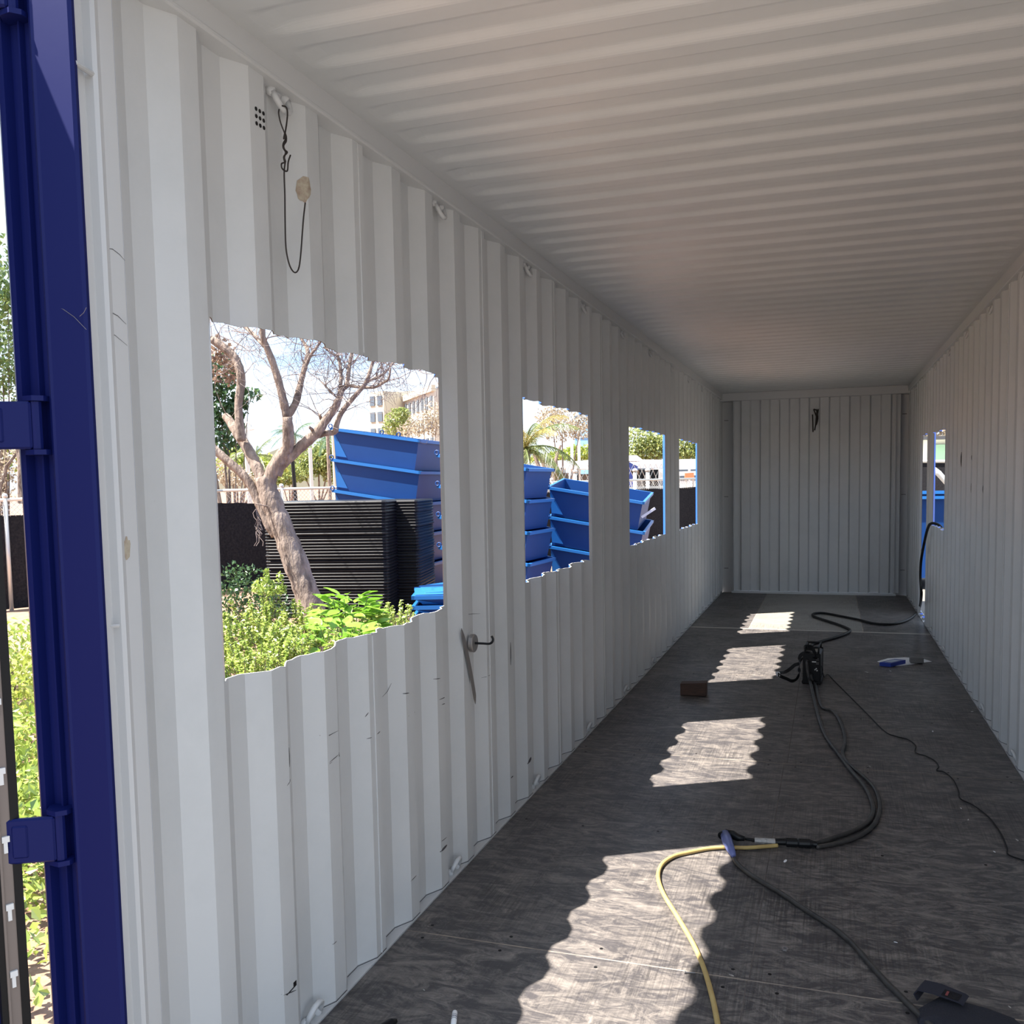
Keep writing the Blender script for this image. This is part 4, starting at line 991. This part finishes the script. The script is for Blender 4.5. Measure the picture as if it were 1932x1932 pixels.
# forklift pockets / plates on stack C and levers
o = MB().beam(at(1210, 976, 15.3), at(1236, 959, 15.3), .04, .04).build('lever', GALV, None); 
o2 = bpy.data.objects['lever']; tag(o, 'white steel lever sticking out right of the low bin stack', 'lever')
o.data.transform(Matrix.Translation((0, 0, 0)))
o = MB().tube([at(1020, 893, 14.9), at(1036, 912, 14.9)], [.03, .022], 8).build('lever', BINBLUE, None, True); tag(o, 'blue round headed lever between the bin stacks in second opening', 'lever')
# shallow bins with lids, lower right of the first opening
q = at(788, 1137, 11.0); ZL = 11.0
PL_, PR_ = at(782, 1124, ZL), at(905, 1121, ZL)
bin_stack(PL_, PR_, 1.0, 3, .118, .115, 'shallow blue lidded bin, %s from the top, at the right jamb foot of first opening', 'shallow bins low in the first opening', rings=False)
lid = MB().box((0, 0, 0), (.86, .55, .022), bev=.006)
for i, (u, v) in enumerate(((850, 1114), (862, 1108), (878, 1103))):
    o = lid.build('bin_lid', BINEDGE, None) if i == 0 else o.copy()
    if i: C.objects.link(o)
    o.location = at(u, v, ZL+.35+.12*i); o.rotation_euler = (.05, -.03*i, .45+.1*i); tag(o, ['lowest', 'middle', 'uppermost'][i]+' loose light blue lid on the shallow bins', 'lid', 'loose lids on shallow bins')

# ---- fence with black windscreen fabric
def fence(pts, zt_, label, nposts, fz=.20, mesh_from=None, seed=0, low=None):
    root = empty('mesh_fence', tuple(Vector((pts[0].x, pts[0].y, GZ))), label, 'fence')
    rnd = random.Random(seed)
    for a, b in zip(pts[:-1], pts[1:]):
        pass
    A, B = pts[0], pts[-1]; D = (B-A); D.z = 0; LN = D.length; D.normalize()
    za, zb = zt_
    setp(MB().tube([Vector((A.x, A.y, za)), Vector((B.x, B.y, zb))], .024, 8).build('top_rail', GALV, None, True), root)
    fab = MB(); n = int(LN/.12); vs = []
    for i in range(n+1):
        t_ = i/n; p = A+D*(LN*t_); zz = za+(zb-za)*t_; sag = .03*abs(math.sin(i*.21))+rnd.uniform(0, .012); off = .015*math.sin(i*.9)
        nrm = Vector((-D.y, D.x, 0))
        for z in (zz-fz-sag, (zz+GZ)/2, GZ+.02): vs.append(p-nrm*off*(1 if z > GZ+.1 else 2)+Vector((0, 0, z-p.z)))
    fab.add(vs, [(3*i+k, 3*i+3+k, 3*i+4+k, 3*i+1+k) for i in range(n) for k in (0, 1)])
    setp(fab.build('windscreen_fabric', FABRIC, None), root)
    ms = MB(); s = .075; k = int(LN/s)
    for i in range(k):
        for sgn in (1, -1):
            t_ = i*s; p = A+D*t_; zz = za+(zb-za)*t_/LN; q = A+D*(t_+s*3.2*sgn)
            if 0 <= t_+s*3.2*sgn <= LN: ms.tube([Vector((p.x, p.y, zz+.0)), Vector((q.x, q.y, zz-.24))], .0035, 3, cap=False)
    tag(setp(ms.build('chain_link', GALV, None), root), kind='stuff')
    for i in range(nposts):
        t_ = (i+.5)/nposts; p = A+D*(LN*t_); zz = za+(zb-za)*t_
        pp_ = MB().tube([Vector((p.x, p.y, GZ)), Vector((p.x, p.y, zz+.05))], .032, 8); pp_.lathe([(.036, 0), (.042, .03), (.03, .06), (.001, .07)], 10, Matrix.Translation((p.x, p.y, zz+.03)))
        setp(pp_.build('fence_post', GALV, None, True), root)
f0 = plane(2, GZ, -300, 1250); FA = at(420, 928, 16.0); FB = at(1330, 903, 24.5); FL = FA+(FA-FB).normalized()*0
dirF = (FB-FA).normalized()
farL = at(-60, 950, 13.5)
fence([Vector((farL.x, farL.y, 0)), Vector((FA.x, FA.y, 0))], (1.42, 1.50), 'fence with black fabric at the left of the leaning tree and beyond the post', 4, seed=1)
fence([Vector((FA.x, FA.y, 0)), Vector((FB.x, FB.y, 0))], (1.50, 1.56), 'long fence with black fabric running behind the blue bins', 6, seed=2)
# upper chain-link rise behind, above the fabric
root = empty('wire_fence', (FB.x, FB.y, GZ), 'taller bare chain link fence rising behind the black fabric', 'fence')
a0, a1 = at(1030, 900, 23), at(1262, 895, 24.2); a0.z = a1.z = 0; D = (a1-a0).normalized(); LN = (a1-a0).length; ms = MB(); s = .16
for i in range(int(LN/s)):
    for sg in (1, -1):
        p = a0+D*i*s; q_ = p+D*(.30*sg); ms.tube([(p.x, p.y, 1.95), (q_.x, q_.y, 1.35)], .007, 3, cap=False)
tag(setp(ms.build('chain_link', GALV, None), root), kind='stuff')
for u in (1085, 1198, 1222):
    p = at(u, 895, 23.6); setp(MB().tube([(p.x, p.y, GZ), (p.x, p.y, 1.78)], .05, 8).lathe([(.065, 0), (.07, .05), (.03, .08)], 10, Matrix.Translation((p.x, p.y, 1.76))).build('fence_post', GALV, None, True), root)
setp(MB().beam((a0.x, a0.y, 1.33), (a1.x, a1.y, 1.36), .06, .06).build('bottom_rail', GALV, None), root)

# ---- far things
def palm(name, label, u, v, Z, flen, nf, mt, trunkpts, tr_, seed=0, drop=1.0, grp=None):
    c = at(u, v, Z); rnd = random.Random(seed); root = empty(name, (trunkpts[0] if trunkpts else (c.x, c.y, GZ)), label, 'palm', grp)
    for i in range(nf):
        a = math.tau*i/nf+rnd.uniform(-.25, .25); el = rnd.uniform(-.25, 1.1); L1 = flen*rnd.uniform(.85, 1.1)
        d = Vector((math.cos(a)*math.cos(el), math.sin(a)*math.cos(el), math.sin(el))); P = []; p = c.copy()
        for k in range(11): P.append(p.copy()); p = p+d*(L1/10); d = (d+Vector((0, 0, -.15*drop))).normalized()
        m = MB(); m.tube(P, [flen*.012*(1-.07*k) for k in range(11)], 3)
        for k in range(1, 44):
            t_ = k/44*10; j = min(9, int(t_)); q = P[j].lerp(P[j+1], t_-j); tn = (P[j+1]-P[j]).normalized(); sd = tn.cross(Vector((0, 0, 1)));
            if sd.length < .1: sd = Vector((1, 0, 0))
            sd.normalize(); ll = flen*.24*math.sin(math.pi*(.12+.82*k/44))
            for s in (-1, 1):
                e_ = q+sd*s*ll*.55+tn*ll*.55-Vector((0, 0, ll*(.35+.35*rnd.random())))
                m.add([q, q+tn*flen*.014, e_], [(0, 1, 2)])
        tag(setp(m.build('frond', mt if not isinstance(mt, list) else mt[i % len(mt)], None), root))
    if trunkpts: setp(MB().tube(trunkpts, tr_, 8).build('trunk', BARK, None, True), root)
gp = lambda u, Z: Vector((at(u, 900, Z).x, at(u, 900, Z).y, GZ))
palm('palm_tree', 'slim far palm behind the middle branch of the bare tree', 556, 820, 85, 2.6, 13, LF_PALMD, [gp(549, 85), at(555, 860, 85), at(556, 822, 85)], .12, 1)
palm('palm_tree', 'small palm seen in the left fork of the bare tree', 483, 858, 45, 1.75, 11, LF_PALM, [gp(485, 45), at(484, 862, 45)], .14, 2, .8)
palm('palm_tree', 'far palm fronds drooping left of the tall blue bins', 618, 828, 70, 2.0, 11, LF_PALMD, [gp(621, 70), at(618, 830, 70)], .12, 3, 1.4)
palm('palm_tree', 'large near palm with golden fronds at the left jamb of second opening', 990, 848, 26, 2.0, 26, [LF_PALM, LF_PALM, LF_PGOLD], [gp(984, 26), at(988, 872, 26), at(990, 850, 26)], [.22, .2, .16], 4, 1.1)
# lamp + poles
lp = empty('street_lamp', tuple(gp(468, 40)), 'thin street lamp with curved arm behind the left fork', 'lamp')
setp(MB().tube([gp(471, 40), at(466, 860, 40), at(463, 806, 40)], .10, 6).build('pole', GALV, None), lp)
setp(MB().tube(smooth_curve([at(463, 808, 40), at(463, 802, 40), at(467, 797, 40), at(472, 800, 40), at(474, 806, 40)], 4), .045, 5).build('arm', GALV, None), lp)
setp(MB().tube([at(474, 806, 40), at(474.5, 811, 40)], [.04, .13], 8).build('lamp_head', GALV, None), lp)
for i, (u0, v0, u1, v1, Z, mt_, lab) in enumerate([(585, 845, 588, 916, 50, GALV, 'pale straight pole right of the bare tree fork'), (618, 822, 622, 914, 55, BARK, 'dark slim pole beside the tall blue bins'), (628, 815, 632, 912, 60, CREAM, 'yellowish pole at the left edge of the tall bins'),
                                                    (1079, 830, 1079, 880, 60, GALV, 'left thin light pole in the second opening'), (1092, 812, 1093, 880, 60, GALV, 'right thin light pole in the second opening'), (552, 870, 558, 918, 50, BLACK, 'dark post with pale band under the right bare limb')]):
    o = MB().tube([gp(u1, Z), at(u0, v0, Z)], .10 if Z > 45 else .06, 6).build('pole', mt_, None, loc=tuple(gp(u1, Z))); tag(o, lab, 'pole')
# trees
T = [
 ('round_tree', 'lime green bushy tree behind the left fork of the bare tree', [(445, 868, 60, 1.4, 1.0, 700), (470, 880, 60, 1.4, 1.0, 600), (508, 880, 60, 1.5, .8, 500), (432, 885, 60, 1.0, .8, 400)], .30, LF_YEL, 71),
 ('round_tree', 'wide green canopy tree right of the bare tree fork', [(600, 868, 75, 2.2, 1.2, 1300), (625, 850, 75, 1.6, 1.1, 800), (570, 890, 75, 1.5, .8, 600), (635, 885, 75, 1.6, 1.2, 700)], .32, LF_TREE, 72),
 ('round_tree', 'low green tree under the right limb of the bare tree', [(545, 895, 68, 1.3, .7, 600), (530, 905, 68, 1.0, .5, 300)], .28, LF_TREE, 73),
 ('round_tree', 'yellow green tree in front of the hotel', [(752, 792, 60, .85, .8, 500), (745, 806, 60, .9, .6, 350), (760, 780, 60, .4, .4, 160)], .22, LF_TREE, 74),
 ('dry_tree', 'pale dry tree in front of the hotel at the right', [(800, 800, 55, 1.1, .8, 700), (825, 790, 55, 1.0, 1.1, 700), (775, 812, 55, .8, .5, 350)], .15, LF_DRY, 75),
 ('dry_tree', 'pale dry shrub mass over the fence at the left jamb', [(440, 900, 30, .5, .28, 500), (420, 890, 30, .5, .4, 500), (465, 908, 30, .35, .15, 200)], .10, LF_DRY, 76),
 ('dry_tree', 'pale leafless tree behind the palm in the second opening', [(1060, 800, 43, 1.15, .86, 900), (1095, 805, 43, .67, .57, 500), (1040, 785, 43, .76, .57, 400)], .14, LF_DRY, 77),
 ('hedge', 'bright lime hedge line in the second opening', [(1065, 860, 70, 1.4, .5, 700), (1095, 855, 70, 1.4, .7, 800), (1030, 866, 70, 1.4, .4, 400)], .26, LF_YEL, 78),
 ('round_tree', 'pale green tree filling the top of the third opening', [(1205, 835, 70, 1.5, 1.4, 900), (1230, 848, 70, 1.3, 1.0, 900), (1250, 838, 70, 1.2, 1.1, 700), (1195, 858, 70, 1.0, .6, 300)], .26, LF_TREE, 79),
 ('round_tree', 'olive tree filling the top of the fourth opening', [(1290, 845, 80, 1.6, 1.3, 1000), (1315, 852, 80, 1.4, 1.1, 900), (1300, 862, 80, 1.8, .5, 400)], .28, LF_TREE, 80)]
for nm, lab, cl, sz, mt_, sd in T:
    leafy(nm, lab, 'hedge' if nm == 'hedge' else 'tree', [(at(u, v, Z), (rx, 1.0, rz_), n_) for u, v, Z, rx, rz_, n_ in cl], sz, mt_, seed=sd)
for k_, (u, v, Z, rr_, sd, mt_) in enumerate([(-420, 860, 30, 2.6, 95, LF_MID), (180, 880, 45, 3.0, 96, LF_TREE), (-120, 850, 34, 2.8, 97, LF_YEL)]):
    leafy('round_tree', ['mid green tree far beyond the fence, outside the left frame edge', 'olive tree beyond the fence hidden behind the left wall', 'lime tree beyond the fence behind the blue post'][k_], 'tree', [(at(u, v, Z), (rr_, 1.6, rr_*.6), 1100), (at(u+60, v+5, Z), (rr_*.8, 1.4, rr_*.5), 700)], .30, mt_, seed=sd)
# trunks of the pale tree in the second opening
s = MB()
for L_ in ([(1047, 986), (1046, 905), (1044, 885), (1050, 862), (1058, 840)], [(1034, 986), (1030, 895), (1024, 870), (1012, 850)], [(1022, 986), (1018, 885), (1010, 862), (1006, 846)]):
    s.tube([at(u, v, 40) for u, v in L_], [.11, .10, .085, .07, .05][:len(L_)], 7)
o = s.build('tree_trunks', BARK, None, loc=tuple(gp(1040, 40))); tag(o, 'forked pale trunks under the palm in the second opening', 'tree')
# hills
m = MB(); hp = [(-4000, 0)]; 
A = at(380, 905, 900); B = at(760, 900, 900); D = (B-A); prof = [0, 8, 14, 22, 34, 40, 42, 36, 28, 24, 20, 12, 0]
vs = []
for i, h_ in enumerate(prof):
    p = A+D*(i/12); vs += [(p.x, p.y, GZ), (p.x, p.y, GZ+h_), (p.x-60, p.y+200, GZ+h_*1.05), (p.x-60, p.y+200, GZ)]
m.add(vs, [(4*i+k, 4*i+4+k, 4*i+5+k, 4*i+1+k) for i in range(12) for k in (0, 1, 2)])
o = m.build('hill', mat('hill', (.34, .33, .26), 1, col2=(.24, .27, .20), vscale=.03), None, loc=(A.x, A.y, GZ)); tag(o, 'low hazy hill behind the trees', 'hill', kind=None)
# hotel
HOT = empty('hotel_building', tuple(gp(760, 150)), 'cream multi storey hotel far behind the tall blue bins', 'building')
def fac(pa, pb, ztop, depth, nx, nz, mtw, zbot=GZ, fh=3.2, winw=.62, gl=GLASSD, name='wing', top=1.0):
    D = (pb-pa); D.z = 0; LN = D.length; D.normalize(); Nn = Vector((D.y, -D.x, 0))
    if Nn.dot(_f) > 0: Nn = -Nn
    bk = -Nn*depth; m = MB()
    q = [pa, pb, pb+bk, pa+bk]
    vs = [(v.x, v.y, z) for z in (zbot, ztop) for v in q]; m.add(vs, [(0, 1, 5, 4), (1, 2, 6, 5), (2, 3, 7, 6), (3, 0, 4, 7), (4, 5, 6, 7)])
    w = setp(m.build(name, mtw, None), HOT); 
    for j in range(nz):
        z1 = ztop-top-j*fh
        for i in range(nx):
            c = pa+D*(LN*(i+.5)/nx)+Nn*.15; ww = LN/nx*winw; c = Vector((c.x, c.y, z1-fh*.35))
            wm_ = MB(); hh_ = fh*.30
            vs = [c-D*ww/2-Vector((0, 0, hh_)), c+D*ww/2-Vector((0, 0, hh_)), c+D*ww/2+Vector((0, 0, hh_)), c-D*ww/2+Vector((0, 0, hh_))]
            vs += [v-Nn*.3 for v in vs]; wm_.add(vs, [(0, 1, 2, 3), (0, 4, 5, 1), (1, 5, 6, 2), (2, 6, 7, 3), (3, 7, 4, 0)])
            o = wm_.build('window', gl, None); o.parent = HOT; o.location = -HOT.location
    return w
def P0(u, Z): p = at(u, 900, Z); return Vector((p.x, p.y, 0))
zz = lambda v, Z, u=760: at(u, v, Z).z
fac(P0(700.5, 152), P0(728, 150), zz(739, 150, 715), 12, 2, 5, CREAM, fh=2.55, top=.55)
fac(P0(733, 165), P0(822, 138), zz(771, 165, 735)+.6, 6, 12, 4, CREAM2, fh=3.0, top=.9, winw=.5)
fac(P0(728, 175), P0(830, 172), zz(741, 175, 740), 6, 7, 2, CREAM, fh=2.8, top=.4, name='upper_wing', winw=.7)
fac(P0(820, 140), P0(850, 136), zz(748, 140, 825), 5, 2, 5, CREAM, fh=3.0, top=1.2)
fac(P0(826, 160), P0(850, 158), zz(724, 160, 840), 5, 3, 2, CREAM2, fh=2.6, top=.5, name='tower')
# sloping parapet band of the long wing
a, b2 = P0(733, 164.6), P0(822, 137.6); setp(MB().beam((a.x, a.y, zz(771, 165, 735)+.4), (b2.x, b2.y, zz(771, 165, 735)+.6), .6, .9).build('parapet', CREAM, None), HOT)
# blue glass building
gb = empty('glass_building', tuple(gp(1105, 130)), 'blue glass building at the right edge of the second opening', 'building')
pa, pb = P0(1085, 130), P0(1135, 128); zt1 = zz(782, 130, 1100)
m = MB(); m.add([(pa.x, pa.y, GZ), (pb.x, pb.y, GZ), (pb.x, pb.y, zt1), (pa.x, pa.y, zt1), (pa.x, pa.y+12, GZ), (pb.x, pb.y+12, GZ), (pb.x, pb.y+12, zt1), (pa.x, pa.y+12, zt1)], [(0, 1, 2, 3), (1, 5, 6, 2), (4, 0, 3, 7), (3, 2, 6, 7), (5, 4, 7, 6)]); setp(m.build('glass_wall', GLASSB, None), gb)
for j in range(5):
    z_ = zt1-.1-j*1.5; setp(MB().beam((pa.x, pa.y-.1, z_), (pb.x, pb.y-.1, z_), .15, .18).build('floor_band', VWHITE, None), gb)
# white canopies (second opening)
for i, (u0, u1, v0, v1, Z, lab) in enumerate([(1008, 1060, 869, 884, 48, 'white marquee roof left in the second opening'), (1062, 1118, 868, 885, 58, 'white marquee roof right in the second opening')]):
    root = empty('marquee', tuple(gp((u0+u1)/2, Z)), lab, 'tent', 'white marquees beyond the fence')
    a, b2 = at(u0, v1, Z), at(u1, v1, Z); h_ = at(u0, v0, Z).z; mid = (a+b2)/2; dp = Vector((-.5, 4.5, 0))
    setp(MB().add([a, b2, b2+dp, a+dp, (a.x, a.y, h_-.1)+() if False else Vector((a.x, a.y, h_-.15)), Vector((b2.x, b2.y, h_)), Vector((b2.x, b2.y, h_))+dp, Vector((a.x, a.y, h_-.15))+dp], [(0, 1, 5, 4), (1, 2, 6, 5), (4, 5, 6, 7), (3, 0, 4, 7), (0, 3, 2, 1)]).build('canopy', VWHITE, None), root)
    for q in (a, mid, b2): setp(MB().tube([(q.x, q.y, GZ), (q.x, q.y, q.z+.05)], .05, 6).build('pole', BLACK, None), root)
    setp(MB().box((mid.x-.2, mid.y+2.2, 1.0), ((b2-a).length*.95, .2, 2.0)).build('shade_panel', mat('shade_grey', (.12, .11, .10), .9), None), root)  # dark sheet painting the shade beneath the canopy
# vehicles
def vehicle(name, lab, u0, u1, vt, vb, Z, body, length_dir=.0, wins=True, cat='vehicle', roof=None):
    a, b2 = at(u0, vb, Z), at(u1, vb, Z+length_dir); D = b2-a; D.z = 0; LN = D.length; D.normalize(); Nn = Vector((-D.y, D.x, 0)); 
    if Nn.dot(_f) < 0: Nn = -Nn
    zt_ = at((u0+u1)/2, vt, Z).z; z0_ = GZ+.35; root = empty(name, tuple(Vector((a.x, a.y, GZ))), lab, cat)
    def pt_(s, d, z): q = a+D*s+Nn*d; return Vector((q.x, q.y, z))
    prof = [(0, z0_), (0, zt_-.4), (.15, zt_-.08), (.5, zt_), (LN-.6, zt_), (LN-.15, zt_-.25), (LN, zt_-1.1), (LN, z0_)]
    n = len(prof); m = MB(); m.add([pt_(s, 0, z) for s, z in prof]+[pt_(s, 2.1, z) for s, z in prof], [(i, (i+1) % n, n+(i+1) % n, n+i) for i in range(n)]+[tuple(range(n)), tuple(range(n, 2*n))])
    setp(m.build('body', body, None), root)
    k = max(2, int(LN/1.1))
    if wins:
        for i in range(k):
            s0 = .3+(LN-.8)*i/k; s1 = s0+(LN-.8)/k*.8
            setp(MB().add([pt_(s0, -.02, zt_-1.05), pt_(s1, -.02, zt_-1.05), pt_(s1, -.02, zt_-.5), pt_(s0, -.02, zt_-.5)], [(0, 1, 2, 3)]).build('window', GLASSD, None), root)
    for s in (.9, LN-.9):
        c = pt_(s, .05, GZ+.38); ang = math.atan2(Nn.y, Nn.x)
        setp(MB().lathe([(.001, 0), (.38, 0), (.38, .22), (.001, .22)], 14, Matrix.Translation(c) @ Matrix.Rotation(ang, 4, 'Z') @ Matrix.Rotation(math.pi/2, 4, 'Y')).build('wheel', TYRE, None), root)
    if roof: setp(MB().add([pt_(-.1, -.1, zt_), pt_(LN+.1, -.1, zt_), pt_(LN+.1, 2.2, zt_), pt_(-.1, 2.2, zt_), pt_(.1, 0, zt_+.25), pt_(LN-.2, 0, zt_+.25), pt_(LN-.2, 2.1, zt_+.25), pt_(.1, 2.1, zt_+.25)], [(0, 1, 5, 4), (1, 2, 6, 5), (2, 3, 7, 6), (3, 0, 4, 7), (4, 5, 6, 7)]).build('roof_cap', roof, None), root)
vehicle('van', 'blue van with white roof at the left of the third opening', 1150, 1210, 870, 899, 42, VBLUE, 0, False, 'van', VWHITE)
vehicle('bus', 'long white bus across the third opening', 1196, 1275, 866, 892, 52, VWHITE, 3)
vehicle('motorhome', 'white motorhome with small windows in the fourth opening', 1268, 1345, 866, 890, 46, VWHITE, 0, True)
vehicle('car', 'black car in front of the white bus', 1216, 1237, 886, 899, 33, BLACKP, 0, False, 'car')
vehicle('car', 'white car right of the black car in the third opening', 1239, 1262, 884, 899, 38, VWHITE, 0, True, 'car')
for nm, lab, (ua, va, ub, vb, Z), (bw, bh), mt_ in (('barrier_board', 'orange red barrier board in the fourth opening', (1292, 899, 1309, 898, 34), (.1, .24), ORANGE), ('guard_rail', 'white guard rail in the fourth opening', (1275, 894, 1330, 892, 36), (.12, .16), VWHITE)):
    pa, pb = at(ua, va, Z), at(ub, vb, Z); root = empty(nm, (pa.x, pa.y, GZ), lab, 'barrier')
    setp(MB().beam(pa, pb, bw, bh).build('board', mt_, None), root)
    for t_ in (.1, .9):
        q = pa.lerp(pb, t_); setp(MB().beam((q.x, q.y+.08, GZ), (q.x, q.y+.08, q.z), .06, .06, up=Vector((1, 0, 0))).build('post', GALV, None), root)

# ---- right side of the container
bd = empty('dumpster', (2.75, 14.6, GZ), 'large blue dumpster outside the right wall openings', 'dumpster')
def LB(p): return Vector(p)
a, b2 = Vector((2.40, 14.4, 0)), Vector((4.2, 14.2, 0)); zr = plane(1, 14.4, 1765, 929).z
m = MB(); 
for (x0, x1, y0, y1) in ((2.36, 4.4, 14.4, 16.2),):
    m.add([(x0, y0+.12, -.02), (x1, y0+.12, -.02), (x1, y1, -.02), (x0, y1, -.02), (x0, y0, zr), (x1, y0, zr), (x1, y1, zr), (x0, y1, zr)], [(0, 1, 5, 4), (1, 2, 6, 5), (2, 3, 7, 6), (3, 0, 4, 7), (0, 3, 2, 1)])
setp(m.build('tub', BINBLUE, None), bd)
for dz_ in (0, -.075): setp(MB().box((3.38, 14.37, zr+dz_), (2.12, .07, .045)).build('rim', BINEDGE, None), bd)
for x in (2.6, 4.2): setp(MB().lathe([(.001, 0), (.07, 0), (.07, .05), (.001, .05)], 12, Matrix.Translation((x, 14.5, GZ+.07)) @ Matrix.Rotation(math.pi/2, 4, 'Y')).build('wheel', TYRE, None), bd)
fr = empty('mesh_fence', (2.4, 22, GZ), 'black fabric fence behind the dumpster, right openings', 'fence')
setp(MB().quad((2.2, 22, GZ), (7.5, 22, GZ), (7.5, 22, 1.72), (2.2, 22, 1.86)).build('windscreen_fabric', FABRIC, None), fr)
setp(MB().tube([(2.2, 22, 1.88), (7.5, 22, 1.74)], .04, 6).build('top_rail', GALV, None), fr)
o = MB().tube([plane(1, 18, 1755, 882), plane(1, 18, 1771, 893), plane(1, 18, 1790, 915), plane(1, 18, 1850, 985), Vector((plane(1, 18, 1890, 985).x, 18, GZ))], [.06, .055, .05, .05, .05], 8).build('slanting_pipe', GALV, None, True, loc=tuple(plane(1, 18, 1771, 893))); tag(o, 'pale slanting pipe above the dumpster in the right opening', 'pipe')
hb = empty('green_house', (4, 45, GZ), 'cream house with green shutter and balcony in the right opening', 'building')
zr_ = plane(1, 45, 1770, 829).z
setp(MB().box((5.6, 47, (zr_+GZ)/2), (5.6, 4, zr_-GZ)).build('wall', mat('pale_cream', (.80, .82, .66), .8), None), hb)
setp(MB().box((5.6, 46.9, zr_+.06), (6.4, 5, .14)).build('roof_edge', SEAL, None), hb)
q = plane(1, 44.9, 1764, 839); q2 = plane(1, 44.9, 1784, 868)
setp(MB().box(((q.x+q2.x)/2, 44.95, (q.z+q2.z)/2), (abs(q2.x-q.x), .1, abs(q.z-q2.z))).build('green_shutter', mat('shutter_green', (.33, .52, .33), .7), None), hb)
zb1 = plane(1, 44, 1770, 872).z; zb0 = plane(1, 44, 1770, 882).z
setp(MB().box((5, 43.9, zb1), (4.6, .08, .08)).build('balcony_rail', VWHITE, None), hb); setp(MB().box((5, 44, zb0), (4.6, 1.2, .12)).build('balcony_slab', VWHITE, None), hb)
for i in range(16): setp(MB().box((2.9+.27*i, 43.9, (zb0+zb1)/2), (.07, .05, zb1-zb0)).build('baluster', VWHITE, None), hb)
leafy('round_tree', 'leafy tree top above the cream house in the right opening', 'tree', [(plane(1, 60, 1770, 818), (1.5, 1, .9), 500), (plane(1, 60, 1742, 840), (.8, 1, 1.6), 500)], .30, LF_DRY, seed=91)
